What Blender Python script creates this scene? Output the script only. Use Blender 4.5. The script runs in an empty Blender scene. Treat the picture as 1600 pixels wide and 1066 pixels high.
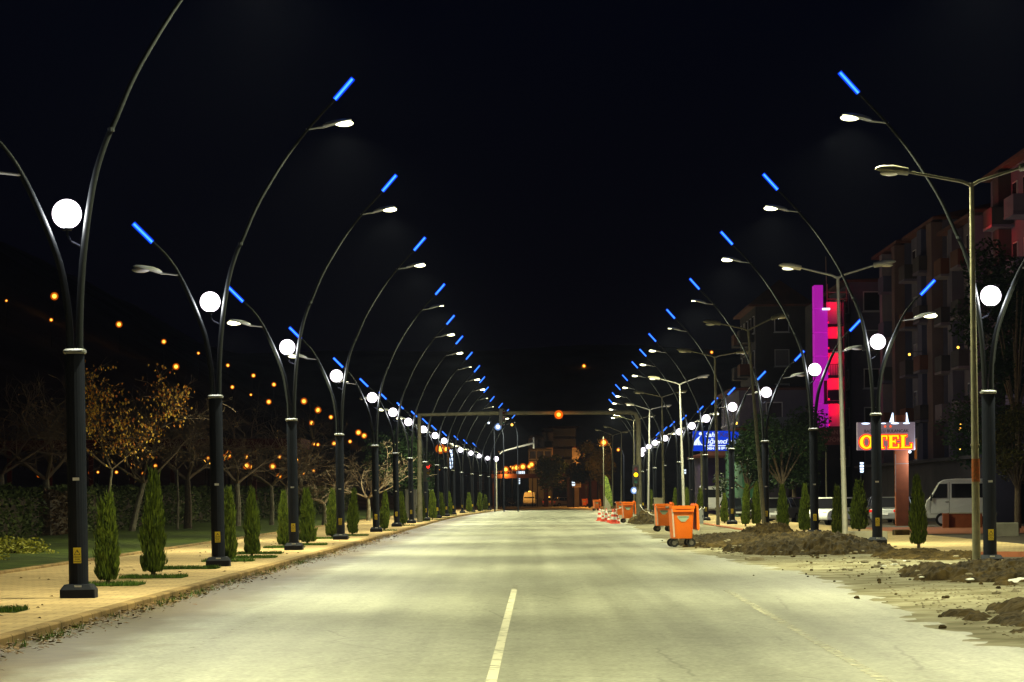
import bpy, math, random
from math import sin, cos, pi, radians, sqrt, exp
from mathutils import Vector, Matrix, noise
random.seed(7)
S = bpy.context.scene
COL = S.collection

# ------------------------------------------------------------------ camera
F = 4667.0; TH = 0.009; VX, VY = 820.0, 776.0; CH = 1.65
cd = bpy.data.cameras.new('camera'); cam = bpy.data.objects.new('camera', cd); COL.objects.link(cam)
cd.sensor_width = 36; cd.lens = F/1600*36
cd.shift_x = -(VX-800)/1600; cd.shift_y = (VY-533)/1600
cd.clip_start = 0.5; cd.clip_end = 3000
cam.matrix_world = Matrix(((cos(TH), sin(TH), 0, 0), (0, 0, -1, 0), (-sin(TH), cos(TH), 0, CH), (0, 0, 0, 1)))
S.camera = cam
# ------------------------------------------------------------------ night sky
w = bpy.data.worlds.new('World'); S.world = w; w.use_nodes = True
nt = w.node_tree; bg = nt.nodes['Background']
tc = nt.nodes.new('ShaderNodeTexCoord'); sp = nt.nodes.new('ShaderNodeSeparateXYZ'); rmp = nt.nodes.new('ShaderNodeValToRGB')
nt.links.new(tc.outputs['Generated'], sp.inputs[0]); nt.links.new(sp.outputs['Z'], rmp.inputs[0]); nt.links.new(rmp.outputs[0], bg.inputs[0])
e = rmp.color_ramp.elements
e[0].position = 0.01; e[0].color = (0.0006, 0.00045, 0.0014, 1)
e[1].position = 0.17; e[1].color = (0.0006, 0.0010, 0.0034, 1)
bg.inputs[1].default_value = 1.0
S.view_settings.view_transform = 'Standard'; S.view_settings.look = 'None'
S.view_settings.exposure = 0.0; S.view_settings.gamma = 1
cy = S.cycles
cy.use_denoising = True; cy.max_bounces = 4; cy.diffuse_bounces = 2; cy.glossy_bounces = 2; cy.transparent_max_bounces = 12
cy.sample_clamp_indirect = 2.0; cy.use_light_tree = True; cy.caustics_reflective = False; cy.caustics_refractive = False
HAZE = 0.00005
# lamp strengths (W)
P_HEAD = 9600.0; P_GLOBE = 700.0

def at(px, py, Y):
    dx = px-VX; up = VY-py
    a = dx*cos(TH)+up*sin(TH); b = up*cos(TH)-dx*sin(TH)
    return Vector((a*Y/F, Y, CH+b*Y/F))
def curve(Y):
    return 0.00014*(Y-200)**2 if 200 < Y < 420 else (0 if Y <= 200 else 6.776+0.0616*(Y-420))

# ------------------------------------------------------------------ materials
def mat(name, c, c2=None, scale=5.0, rough=0.6, metal=0.0, bump=0.0, bscale=None, emit=None, es=0.0, detail=4, spec=None, coords='Object', tree_sample=True):
    m = bpy.data.materials.new(name); m.use_nodes = True
    n = m.node_tree.nodes; L = m.node_tree.links; b = n['Principled BSDF']
    b.inputs['Base Color'].default_value = (*c, 1); b.inputs['Roughness'].default_value = rough
    if spec is None: spec = .5 if rough < .55 else .15
    b.inputs['Metallic'].default_value = metal; b.inputs['Specular IOR Level'].default_value = spec
    t = n.new('ShaderNodeTexCoord')
    if c2:
        no = n.new('ShaderNodeTexNoise'); no.inputs['Scale'].default_value = scale; no.inputs['Detail'].default_value = detail
        r = n.new('ShaderNodeValToRGB'); r.color_ramp.elements[0].color = (*c, 1); r.color_ramp.elements[1].color = (*c2, 1)
        r.color_ramp.elements[0].position = .35; r.color_ramp.elements[1].position = .65
        L.new(t.outputs[coords], no.inputs[0]); L.new(no.outputs[0], r.inputs[0]); L.new(r.outputs[0], b.inputs['Base Color'])
    if bump:
        nb = n.new('ShaderNodeTexNoise'); nb.inputs['Scale'].default_value = bscale or scale*4; nb.inputs['Detail'].default_value = 4
        bp = n.new('ShaderNodeBump'); bp.inputs['Strength'].default_value = bump; bp.inputs['Distance'].default_value = 0.02
        L.new(t.outputs[coords], nb.inputs[0]); L.new(nb.outputs[0], bp.inputs['Height']); L.new(bp.outputs[0], b.inputs['Normal'])
    if emit:
        b.inputs['Emission Color'].default_value = (*emit, 1); b.inputs['Emission Strength'].default_value = es
        if not tree_sample: m.cycles.emission_sampling = 'NONE'
    return m
def glow(name, c, s, clear=0.0, sample=False):
    """something that gives off light; clear = how much of it one sees (and light passes) through"""
    m = bpy.data.materials.new(name); m.use_nodes = True
    n = m.node_tree.nodes; L = m.node_tree.links; n.remove(n['Principled BSDF']); o = n['Material Output']
    em = n.new('ShaderNodeEmission'); em.inputs[0].default_value = (*c, 1); em.inputs[1].default_value = s
    if clear:
        tr = n.new('ShaderNodeBsdfTransparent'); mx = n.new('ShaderNodeMixShader'); mx.inputs[0].default_value = 1-clear
        L.new(tr.outputs[0], mx.inputs[1]); L.new(em.outputs[0], mx.inputs[2]); L.new(mx.outputs[0], o.inputs[0])
    else: L.new(em.outputs[0], o.inputs[0])
    if not sample: m.cycles.emission_sampling = 'NONE'
    return m
def leafmat(name, c1, c2, rough=.6):
    """colour differs from leaf to leaf"""
    m = bpy.data.materials.new(name); m.use_nodes = True
    n = m.node_tree.nodes; L = m.node_tree.links; b = n['Principled BSDF']; b.inputs['Roughness'].default_value = rough
    g = n.new('ShaderNodeNewGeometry'); r = n.new('ShaderNodeValToRGB')
    r.color_ramp.elements[0].color = (*c1, 1); r.color_ramp.elements[1].color = (*c2, 1)
    L.new(g.outputs['Random Per Island'], r.inputs[0]); L.new(r.outputs[0], b.inputs['Base Color'])
    b.inputs['Specular IOR Level'].default_value = .2
    return m

M = {}
M['steel'] = mat('charcoal_steel', (.0065, .0085, .016), (.009, .011, .020), 3, rough=.55, metal=.0, spec=.10)
M['armsteel'] = mat('arm_steel', (.011, .013, .015), rough=.5, spec=.09)
M['collar'] = mat('collar_metal', (.14, .15, .15), rough=.45, metal=.2)
M['headgrey'] = mat('lamp_head_grey', (.32, .34, .36), rough=.35, metal=.3)
M['yellow'] = mat('warning_yellow', (.75, .58, .02), rough=.5)
M['black'] = mat('black_paint', (.01, .01, .01), rough=.5)
M['white'] = mat('white_label', (.7, .7, .72), rough=.5)
M['globe'] = glow('globe_lit', (1.0, .90, 1.0), 5.0, clear=.45)
M['globe_off'] = mat('globe_unlit', (.25, .25, .28), rough=.15)
M['tube_core'] = glow('tube_core', (.11, .55, 1.0), 2.5)
M['tube'] = glow('tube_blue', (.0, .035, 1.0), 1.7, clear=.42)
M['lens'] = glow('lens_lit', (1.0, .96, .55), 7.0)
M['lens_off'] = mat('lens_unlit', (.3, .3, .33), rough=.15)
M['galv'] = mat('galvanised', (.36, .37, .33), (.46, .46, .41), 6, rough=.5, metal=.3, bump=.1)
M['galvdark'] = mat('weathered_galvanised', (.14, .14, .10), (.2, .19, .13), 6, rough=.6, metal=.2, bump=.2)
M['gantry'] = mat('dull_gantry_grey', (.075, .072, .055), (.11, .105, .075), 5, rough=.7, spec=.1)
M['lithead'] = mat('lit_luminaire', (.80, .76, .52), rough=.5); M['lens_low'] = glow('lens_dim', (1.0, .95, .62), 1.8)  # housing colour made paler to carry the light falling on it
M['rust'] = mat('rusty_paint', (.25, .06, .015), (.12, .05, .02), 20, rough=.8)
M['oldlens'] = mat('old_lens', (.7, .68, .5), rough=.25)
M['orange_bin'] = mat('bin_orange', (.95, .19, .006), (.90, .165, .006), 4, rough=.45)
M['orange_dull'] = mat('bin_orange_shadow', (.55, .08, .01), rough=.5)
M['rubber'] = mat('rubber', (.02, .02, .02), rough=.8)
M['castergrey'] = mat('caster_grey', (.12, .11, .09), rough=.6)
M['badge'] = mat('bin_badge', (.40, .50, .36), rough=.6)
M['badge_dark'] = mat('bin_badge_print', (.10, .17, .12), rough=.6)
M['reflect'] = mat('pale_strip', (.62, .56, .46), (.75, .45, .3), 14, rough=.5)
M['bark'] = mat('bark', (.13, .105, .07), (.08, .062, .045), 8, rough=.9, bump=.5)
M['palebark'] = mat('pale_bark', (.24, .22, .16), (.13, .11, .08), 6, rough=.9, bump=.5)
M['twig'] = mat('twig', (.19, .14, .095), rough=.8)
M['cypress'] = leafmat('cypress_leaf', (.012, .024, .004), (.095, .13, .010))
M['hedge'] = leafmat('hedge_leaf', (.02, .035, .010), (.15, .19, .06))
M['hedgered'] = leafmat('hedge_leaf_reddish', (.05, .03, .02), (.18, .12, .06))
M['gold'] = leafmat('golden_shrub_leaf', (.17, .17, .012), (.34, .32, .03))
M['autumn'] = leafmat('autumn_leaf', (.45, .10, .012), (.9, .62, .10))
M['darkleaf'] = leafmat('evergreen_leaf', (.012, .03, .01), (.035, .07, .02))
M['brightleaf'] = leafmat('tree_leaf', (.05, .06, .012), (.12, .10, .02))
M['grass'] = leafmat('grass_blade', (.03, .07, .008), (.08, .14, .015))
M['deadleaf'] = leafmat('dead_leaf', (.06, .035, .015), (.20, .12, .05))
M['stone'] = mat('rubble_stone', (.30, .27, .19), (.18, .15, .10), 3, rough=.9, bump=.6)
M['paperlitter'] = mat('litter_white', (.75, .75, .7), rough=.6)
M['mound'] = mat('dug_soil', (.018, .012, .004), (.080, .055, .019), 3.2, rough=.95, bump=1.0, bscale=11, detail=8, spec=.15)
M['shoulder'] = mat('dusty_shoulder', (.115, .10, .055), (.26, .245, .17), 1.0, rough=.95, bump=1.0, bscale=9, detail=12, spec=.2)
M['glass'] = mat('dark_glass', (.010, .010, .014), rough=.22, spec=.3)
M['carwhite'] = mat('white_car_paint', (.86, .88, .88), rough=.35)
M['tyre'] = mat('tyre', (.015, .015, .015), rough=.85)
M['chrome'] = mat('rim_metal', (.4, .4, .4), rough=.3, metal=.9)
M['redlens'] = mat('red_lens', (.5, .01, .01), rough=.2, emit=(1, .02, .01), es=.35)
M['headlight'] = mat('headlight_glass', (.6, .6, .6), rough=.1)
M['plate'] = mat('number_plate', (.6, .6, .6), rough=.5)
M['concrete'] = mat('concrete', (.30, .29, .22), (.40, .38, .29), 2, rough=.9, bump=.3)
M['terracotta'] = mat('terracotta_cladding', (.20, .055, .022), (.16, .045, .018), 3, rough=.7)
M['brickred'] = mat('red_brick_paving', (.34, .12, .06), (.26, .10, .05), 6, rough=.85, bump=.2)
M['hill'] = mat('hillside', (.10, .10, .10), (.2, .2, .2), .05, rough=1, spec=0)
M['sodium_core'] = glow('sodium_core', (1.0, .50, .06), 4.0)
M['sodium'] = glow('sodium_halo', (1.0, .16, .0), .8, clear=.6)  # emissive see-through orange, paints the halo round a lamp
M['coolwhite'] = glow('cool_white_lamp', (.75, .88, 1.0), 4.0)
M['asphaltpark'] = mat('car_park_surface', (.07, .06, .05), (.11, .095, .07), .7, rough=.9, bump=.4)

def brickmat(name, c1, c2, mortar, bw, bh, ms=.01, rough=.85, rot=0, noisy=(.45, 1.0)):
    m = bpy.data.materials.new(name); m.use_nodes = True
    n = m.node_tree.nodes; L = m.node_tree.links; b = n['Principled BSDF']; b.inputs['Roughness'].default_value = rough
    b.inputs['Specular IOR Level'].default_value = .08
    t = n.new('ShaderNodeTexCoord'); mp = n.new('ShaderNodeMapping'); mp.inputs['Rotation'].default_value = (0, 0, rot)
    k = n.new('ShaderNodeTexBrick'); k.inputs['Scale'].default_value = 1; k.inputs['Brick Width'].default_value = bw; k.inputs['Row Height'].default_value = bh
    k.inputs['Mortar Size'].default_value = ms; k.inputs['Color1'].default_value = (*c1, 1); k.inputs['Color2'].default_value = (*c2, 1); k.inputs['Mortar'].default_value = (*mortar, 1)
    no = n.new('ShaderNodeTexNoise'); no.inputs['Scale'].default_value = .9; no.inputs['Detail'].default_value = 8; no.inputs['Roughness'].default_value = .65
    r = n.new('ShaderNodeMapRange'); r.inputs['From Min'].default_value = .3; r.inputs['From Max'].default_value = .62; r.inputs['To Min'].default_value = noisy[0]; r.inputs['To Max'].default_value = noisy[1]
    mx = n.new('ShaderNodeMix'); mx.data_type = 'RGBA'; mx.blend_type = 'MULTIPLY'; mx.inputs[0].default_value = 1
    L.new(t.outputs['Object'], mp.inputs[0]); L.new(mp.outputs[0], k.inputs[0]); L.new(t.outputs['Object'], no.inputs[0]); L.new(no.outputs[0], r.inputs[0])
    L.new(k.outputs[0], mx.inputs[6]); L.new(r.outputs[0], mx.inputs[7]); L.new(mx.outputs[2], b.inputs['Base Color'])
    bp = n.new('ShaderNodeBump'); bp.inputs['Strength'].default_value = .4; bp.inputs['Distance'].default_value = .01
    L.new(k.outputs['Fac'], bp.inputs['Height']); bp.invert = True; L.new(bp.outputs[0], b.inputs['Normal'])
    return m
M['paving'] = brickmat('tan_paving', (.55, .40, .21), (.49, .35, .18), (.30, .22, .12), .4, .4, .012, noisy=(.62, 1.0))
M['kerb'] = brickmat('kerb_stone', (.36, .24, .11), (.28, .19, .09), (.10, .07, .03), .9, .9, .02, noisy=(.4, 1.0))
M['sandpave'] = brickmat('pale_paving', (.50, .38, .20), (.44, .33, .17), (.25, .2, .1), .4, .4, .012, noisy=(.6, 1.0))

def roadmat():
    m = bpy.data.materials.new('asphalt'); m.use_nodes = True
    n = m.node_tree.nodes; L = m.node_tree.links; b = n['Principled BSDF']
    b.inputs['Roughness'].default_value = .48; b.inputs['Specular IOR Level'].default_value = .30
    t = n.new('ShaderNodeTexCoord')
    def noi(scale, det, sc=(1, 1, 1)):
        mp = n.new('ShaderNodeMapping'); mp.inputs['Scale'].default_value = sc
        k = n.new('ShaderNodeTexNoise'); k.inputs['Scale'].default_value = scale; k.inputs['Detail'].default_value = det
        L.new(t.outputs['Object'], mp.inputs[0]); L.new(mp.outputs[0], k.inputs[0]); return k.outputs[0]
    big = noi(.22, 5, (1.6, .5, 1)); fine = noi(16, 4); streak = noi(1.1, 5, (1.9, .03, 1))
    r = n.new('ShaderNodeValToRGB'); r.color_ramp.elements[0].position = .35; r.color_ramp.elements[1].position = .68
    r.color_ramp.elements[0].color = (.215, .218, .175, 1); r.color_ramp.elements[1].color = (.325, .33, .27, 1); L.new(big, r.inputs[0])
    def mul(a, fac_out, lo, hi):
        rr = n.new('ShaderNodeMapRange'); rr.inputs['From Min'].default_value = .3; rr.inputs['From Max'].default_value = .7
        rr.inputs['To Min'].default_value = lo; rr.inputs['To Max'].default_value = hi; L.new(fac_out, rr.inputs[0])
        mx = n.new('ShaderNodeMix'); mx.data_type = 'RGBA'; mx.blend_type = 'MULTIPLY'; mx.inputs[0].default_value = 1
        L.new(a, mx.inputs[6]); L.new(rr.outputs[0], mx.inputs[7]); return mx.outputs[2]
    c = mul(r.outputs[0], fine, .62, 1.30); c = mul(c, noi(4.2, 6, (1, .5, 1)), .84, 1.12); c = mul(c, streak, .80, 1.16)
    tl = n.new('ShaderNodeTexWave'); tl.wave_type = 'BANDS'; tl.bands_direction = 'X'; tl.inputs['Scale'].default_value = .17; tl.inputs['Distortion'].default_value = .8; tl.inputs['Detail'].default_value = 3; tl.inputs['Detail Scale'].default_value = .4
    L.new(t.outputs['Object'], tl.inputs[0]); c = mul(c, tl.outputs['Fac'], .93, 1.03)
    vo = n.new('ShaderNodeTexVoronoi'); vo.feature = 'DISTANCE_TO_EDGE'; vo.inputs['Scale'].default_value = .28; mpv = n.new('ShaderNodeMapping'); wa = n.new('ShaderNodeMix'); wa.data_type = 'VECTOR'; wa.inputs[0].default_value = .12
    wn = n.new('ShaderNodeTexNoise'); wn.inputs['Scale'].default_value = 1.6; wn.inputs['Detail'].default_value = 6; L.new(t.outputs['Object'], wn.inputs[0]); L.new(t.outputs['Object'], wa.inputs[4]); L.new(wn.outputs['Color'], wa.inputs[5]); L.new(wa.outputs[1], vo.inputs[0])
    vr = n.new('ShaderNodeMapRange'); vr.inputs['From Max'].default_value = .006; vr.inputs['To Min'].default_value = .62; vr.inputs['To Max'].default_value = 1; L.new(vo.outputs[0], vr.inputs[0])
    mc = n.new('ShaderNodeMix'); mc.data_type = 'RGBA'; mc.blend_type = 'MULTIPLY'; mc.inputs[0].default_value = 1; L.new(c, mc.inputs[6]); L.new(vr.outputs[0], mc.inputs[7]); c = mc.outputs[2]
    # dirt washed against the kerb and onto the verge edge
    s = n.new('ShaderNodeSeparateXYZ'); L.new(t.outputs['Object'], s.inputs[0])
    en = noi(1.3, 6, (1, .35, 1))
    ng = n.new('ShaderNodeMath'); ng.operation = 'MULTIPLY_ADD'; L.new(s.outputs['X'], ng.inputs[0]); ng.inputs[1].default_value = -1; ng.inputs[2].default_value = -.75
    ad = n.new('ShaderNodeMath'); ad.operation = 'MULTIPLY_ADD'; L.new(en, ad.inputs[0]); ad.inputs[1].default_value = 1.5; L.new(ng.outputs[0], ad.inputs[2])
    rr = n.new('ShaderNodeMapRange'); rr.inputs['From Min'].default_value = 4.15; rr.inputs['From Max'].default_value = 4.95; L.new(ad.outputs[0], rr.inputs[0]); d = rr.outputs[0]
    mx = n.new('ShaderNodeMix'); mx.data_type = 'RGBA'; L.new(d, mx.inputs[0]); L.new(c, mx.inputs[6])
    dc = n.new('ShaderNodeValToRGB'); dc.color_ramp.elements[0].color = (.035, .025, .010, 1); dc.color_ramp.elements[1].color = (.15, .115, .055, 1); L.new(noi(3, 6), dc.inputs[0]); L.new(dc.outputs[0], mx.inputs[7])
    L.new(mx.outputs[2], b.inputs['Base Color'])
    bp = n.new('ShaderNodeBump'); bp.inputs['Strength'].default_value = .35; bp.inputs['Distance'].default_value = .01
    L.new(fine, bp.inputs['Height'])
    wv = noi(1.0, 2, (.05, .42, 1)); b2 = n.new('ShaderNodeBump'); b2.inputs['Strength'].default_value = 1.0; b2.inputs['Distance'].default_value = .03
    L.new(wv, b2.inputs['Height']); L.new(bp.outputs[0], b2.inputs['Normal']); L.new(b2.outputs[0], b.inputs['Normal'])
    return m
M['road'] = roadmat()
def paintmat():
    m = bpy.data.materials.new('worn_road_paint'); m.use_nodes = True
    n = m.node_tree.nodes; L = m.node_tree.links; b = n['Principled BSDF']; b.inputs['Roughness'].default_value = .6
    b.inputs['Base Color'].default_value = (.52, .50, .38, 1)
    t = n.new('ShaderNodeTexCoord'); k = n.new('ShaderNodeTexNoise'); k.inputs['Scale'].default_value = 5; k.inputs['Detail'].default_value = 6
    at_ = n.new('ShaderNodeAttribute'); at_.attribute_name = 'wear'
    r = n.new('ShaderNodeMath'); r.operation = 'SUBTRACT'; L.new(t.outputs['Object'], k.inputs[0]); L.new(k.outputs[0], r.inputs[0]); L.new(at_.outputs['Fac'], r.inputs[1])
    mr = n.new('ShaderNodeMapRange'); mr.inputs['From Min'].default_value = -.05; mr.inputs['From Max'].default_value = .12; L.new(r.outputs[0], mr.inputs[0]); L.new(mr.outputs[0], b.inputs['Alpha'])
    return m
M['paint'] = paintmat()

# ------------------------------------------------------------------ mesh helpers
class MB:
    def __init__(s): s.v = []; s.f = []
    def add(s, vs, fs):
        o = len(s.v); s.v += [tuple(v) for v in vs]; s.f += [tuple(i+o for i in f) for f in fs]; return s
    def box(s, c, d, taper=1.0, rz=0):
        cx, cy_, cz = c; x, y, z = d[0]/2, d[1]/2, d[2]/2; vs = []
        for k, q in ((-z, 1), (z, taper)):
            for a, b_ in ((-x, -y), (x, -y), (x, y), (-x, y)):
                p, r = a*q, b_*q; vs.append((cx+p*cos(rz)-r*sin(rz), cy_+p*sin(rz)+r*cos(rz), cz+k))
        return s.add(vs, [(3, 2, 1, 0), (4, 5, 6, 7), (0, 1, 5, 4), (1, 2, 6, 5), (2, 3, 7, 6), (3, 0, 4, 7)])
    def tube(s, pts, rad, n=8, flat=1.0):
        pts = [Vector(p) for p in pts]; N = len(pts)
        if not hasattr(rad, '__len__'): rad = [rad]*N
        vs = []; fs = []; up = None
        for i, p in enumerate(pts):
            t = (pts[min(i+1, N-1)]-pts[max(i-1, 0)]).normalized()
            if up is None: up = Vector((0, 1, 0)) if abs(t.y) < .9 else Vector((1, 0, 0))
            a = t.cross(up).normalized(); b_ = a.cross(t).normalized(); up = b_
            for k in range(n):
                an = 2*pi*k/n; vs.append(p+(a*cos(an)+b_*sin(an)*flat)*rad[i])
        for i in range(N-1):
            for k in range(n):
                k2 = (k+1) % n; fs.append((i*n+k, i*n+k2, (i+1)*n+k2, (i+1)*n+k))
        fs.append(tuple(range(n-1, -1, -1))); fs.append(tuple((N-1)*n+k for k in range(n)))
        return s.add(vs, fs)
    def lathe(s, prof, n=24, c=(0, 0, 0)):
        vs = []; fs = []
        for r, z in prof:
            for k in range(n): vs.append((c[0]+r*cos(2*pi*k/n), c[1]+r*sin(2*pi*k/n), c[2]+z))
        for i in range(len(prof)-1):
            for k in range(n):
                k2 = (k+1) % n; fs.append((i*n+k, i*n+k2, (i+1)*n+k2, (i+1)*n+k))
        fs.append(tuple(range(n-1, -1, -1))); fs.append(tuple((len(prof)-1)*n+k for k in range(n)))
        return s.add(vs, fs)
    def sphere(s, c, r, n=24, m=14, sc=(1, 1, 1)):
        vs = [(c[0], c[1], c[2]-r*sc[2])]
        for i in range(1, m):
            a = -pi/2+pi*i/m
            for k in range(n): vs.append((c[0]+r*sc[0]*cos(a)*cos(2*pi*k/n), c[1]+r*sc[1]*cos(a)*sin(2*pi*k/n), c[2]+r*sc[2]*sin(a)))
        vs.append((c[0], c[1], c[2]+r*sc[2])); fs = []
        for k in range(n): fs.append((0, 1+(k+1) % n, 1+k)); fs.append((len(vs)-1, 1+(m-2)*n+k, 1+(m-2)*n+(k+1) % n))
        for i in range(m-2):
            for k in range(n):
                k2 = (k+1) % n; fs.append((1+i*n+k, 1+i*n+k2, 1+(i+1)*n+k2, 1+(i+1)*n+k))
        return s.add(vs, fs)
    def prism(s, poly, y0, y1, ys=None):
        """polygon in XZ extruded along Y; ys: per-vertex half width instead"""
        n = len(poly)
        if ys: a = [(x, -h, z) for (x, z), h in zip(poly, ys)]; b_ = [(x, h, z) for (x, z), h in zip(poly, ys)]
        else: a = [(x, y0, z) for x, z in poly]; b_ = [(x, y1, z) for x, z in poly]
        fs = [tuple(range(n)), tuple(range(2*n-1, n-1, -1))]+[(i, i+n, (i+1) % n+n, (i+1) % n) for i in range(n)]
        return s.add(a+b_, fs)
    def quad(s, a, b_, c, d): return s.add([a, b_, c, d], [(0, 1, 2, 3)])
    def mesh(s, name, m, smooth=False):
        me = bpy.data.meshes.new(name); me.from_pydata(s.v, [], s.f); me.update()
        for x in (m if isinstance(m, (list, tuple)) else [m]): me.materials.append(M[x] if isinstance(x, str) else x)
        if smooth:
            me.polygons.foreach_set('use_smooth', [True]*len(me.polygons))
            try: me.set_sharp_from_angle(angle=radians(40))
            except Exception: pass
        return me
def obj(name, me, parent=None, loc=(0, 0, 0), rot=(0, 0, 0), scale=(1, 1, 1)):
    o = bpy.data.objects.new(name, me); COL.objects.link(o); o.location = loc; o.rotation_euler = rot; o.scale = scale
    if parent: o.parent = parent
    return o
def tag(o, label, cat, group=None, kind=None):
    o['label'] = label; o['category'] = cat
    if group: o['group'] = group
    if kind: o['kind'] = kind
    return o
def thing(name, label, cat, loc=(0, 0, 0), rz=0, group=None, sc=1.0):
    o = obj(name, None, None, loc, (0, 0, rz), (sc, sc, sc)); o.empty_display_size = .2
    return tag(o, label, cat, group)
def struct(name, me, loc=(0, 0, 0)):
    o = obj(name, me, None, loc); o['kind'] = 'structure'; return o
def copy_tree(o, parent=None):
    c = o.copy(); COL.objects.link(c); c.parent = parent
    for ch in list(o.children): copy_tree(ch, c)
    return c
def lamp(kind, name, parent, loc, power, color, size=.1, spot=None, rot=(0, 0, 0)):
    l = bpy.data.lights.new(name, kind); l.energy = power; l.color = color; l.shadow_soft_size = size
    if kind == 'SPOT': l.spot_size = radians(spot); l.spot_blend = .6
    o = bpy.data.objects.new(name, l); COL.objects.link(o); o.parent = parent; o.location = loc; o.rotation_euler = rot
    return o
def text_mesh(body, size, m, extrude=.01, bold=0.0, shear=0.0, align='CENTER'):
    c = bpy.data.curves.new('text', 'FONT'); c.body = body; c.size = size; c.extrude = extrude; c.offset = bold; c.shear = shear
    c.align_x = align; c.align_y = 'CENTER'; c.resolution_u = 3
    t = bpy.data.objects.new('text', c); COL.objects.link(t)
    me = bpy.data.meshes.new_from_object(t); bpy.data.objects.remove(t); me.materials.clear(); me.materials.append(M[m]); return me
def strip(xs, ys, z, zf=None):
    """sheet following the road's curve; xs: cross-section positions"""
    b = MB(); n = len(xs)
    for y in ys:
        for x in xs: b.v.append((x+curve(y), y, z if zf is None else zf(x, y)))
    for j in range(len(ys)-1):
        for i in range(n-1): b.f.append((j*n+i, j*n+i+1, (j+1)*n+i+1, (j+1)*n+i))
    return b
def rng(a, b_, st):
    o = []; y = a
    while y < b_: o.append(y); y += st
    return o+[b_]
ORD = 'nearest second third fourth fifth sixth seventh eighth ninth tenth eleventh twelfth thirteenth fourteenth fifteenth sixteenth seventeenth eighteenth nineteenth twentieth'.split()

# ================================================================== SETTING
b = MB(); b.quad((-1500, -60, -.06), (1500, -60, -.06), (1500, 2500, -.06), (-1500, 2500, -.06)); struct('ground', b.mesh('ground', 'hill'))
YS = rng(-10, 620, 10)
struct('road', strip([-5.9, 0, 4, 10.2], YS, 0).mesh('road', 'road'))
struct('pavement', strip([-11.0, -6.05], rng(-10, 356, 6), .12).mesh('pavement', 'paving'))
def kerb(x0, x1, ys, z, inner):
    b = MB(); prev = None
    for y in ys:
        c = curve(y); xs = [(x0+c, -.02), (x0+c, z-.02), (x0+.02*(1 if x1 > x0 else -1)+c, z), (x1+c, z), (x1+c, -.02)]
        if x1 < x0: xs = xs
        row = [(x, y, zz) for x, zz in xs]
        o = len(b.v); b.v += row
        if prev is not None:
            for i in range(4): b.f.append((prev+i, prev+i+1, o+i+1, o+i))
        prev = o
    return b
struct('kerb', kerb(-5.88, -6.05, rng(-10, 356, 6), .125, 0).mesh('kerb', 'kerb'))
struct('lawn_kerb', kerb(-10.98, -11.15, rng(10, 356, 6), .18, 0).mesh('lawn_kerb', 'kerb'))
# lawn behind the pavement
def lawnz(x, y): return .10+.05*noise.noise(Vector((x*.3, y*.1, 0)))+max(0, (-x-11.3))*.012
LM = mat('lawn', (.028, .045, .008), (.075, .10, .02), 1.2, rough=.95, bump=1, bscale=14, detail=8)
struct('lawn', strip([-70, -50, -34, -26, -22, -19, -16, -14, -12.5, -11.15], rng(10, 360, 8), 0, lawnz).mesh('lawn', LM))
# verge beyond the road: a lumpy dirt shoulder that dips under the asphalt at an uneven edge
def sh_edge(y):
    pts = [(10, 5.2), (27, 5.1), (34, 5.0), (45, 5.3), (60, 5.9), (72, 5.3), (84, 4.9), (96, 4.9), (120, 5.1), (150, 5.6), (200, 6.2), (330, 6.6)]
    for (a, p), (c, q) in zip(pts, pts[1:]):
        if a <= y <= c: return p+(q-p)*(y-a)/(c-a)
    return 6.5
def shz(x, y):
    n1 = noise.noise(Vector((x*.9, y*.6, 3))); n2 = noise.noise(Vector((x*3, y*1.6, 9)))
    n3 = noise.noise(Vector((x*7, y*5, 4)))
    z = (x-sh_edge(y))*.022+n1*.011+n2*.007+n3*.004
    return max(-.03, min(z, .07+n2*.02))
b = strip([4.3+.10*i for i in range(62)], rng(12, 130, .35), 0, shz)
struct('dirt_shoulder', b.mesh('dirt_shoulder', 'shoulder', True))
b = strip([5.0+.3*i for i in range(18)], rng(130, 345, 2), 0, shz)
struct('far_dirt_shoulder', b.mesh('far_dirt_shoulder', 'shoulder', True))
# pavement on that side, broken by the mouth of a side road
struct('verge_pavement', strip([9.75, 14.6], rng(80, 345, 5), .13).mesh('verge_pavement', 'sandpave'))
struct('verge_kerb', kerb(9.55, 9.75, rng(80, 345, 5), .135, 0).mesh('verge_kerb', 'brickred'))
b = MB(); b.quad((9.5, 58, .03), (17, 58, .03), (17, 72, .03), (9.5, 72, .03)); struct('corner_pavement', b.mesh('corner_pavement', 'sandpave'))
b = MB(); pts = []
for k in range(15):
    a = pi+pi/2*k/14; pts.append((13.75+4.2*cos(a), 80+4.2*sin(a)))
b.add([(x, y, .131) for x, y in pts]+[(14.6, 75.8, .131), (14.6, 80, .131)], [tuple(range(len(pts)+2))])
struct('corner_apron', b.mesh('corner_apron', 'sandpave'))
b = MB()
for i in range(14):
    (x, y), (x2, y2) = pts[i], pts[i+1]; dx, dy = (x-13.75)/4.2*.16, (y-80)/4.2*.16; ex, ey = (x2-13.75)/4.2*.16, (y2-80)/4.2*.16
    b.add([(x, y, .14), (x2, y2, .14), (x2+ex, y2+ey, .14), (x+dx, y+dy, .14), (x2+ex, y2+ey, -.02), (x+dx, y+dy, -.02)], [(0, 1, 2, 3), (3, 2, 4, 5)])
b.quad((13.75, 75.84, .14), (17, 75.84, .14), (17, 75.64, .14), (13.75, 75.64, .14)); b.quad((13.75, 75.64, .14), (17, 75.64, .14), (17, 75.64, -.02), (13.75, 75.64, -.02))
struct('corner_kerb', b.mesh('corner_kerb', 'brickred'))
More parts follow.
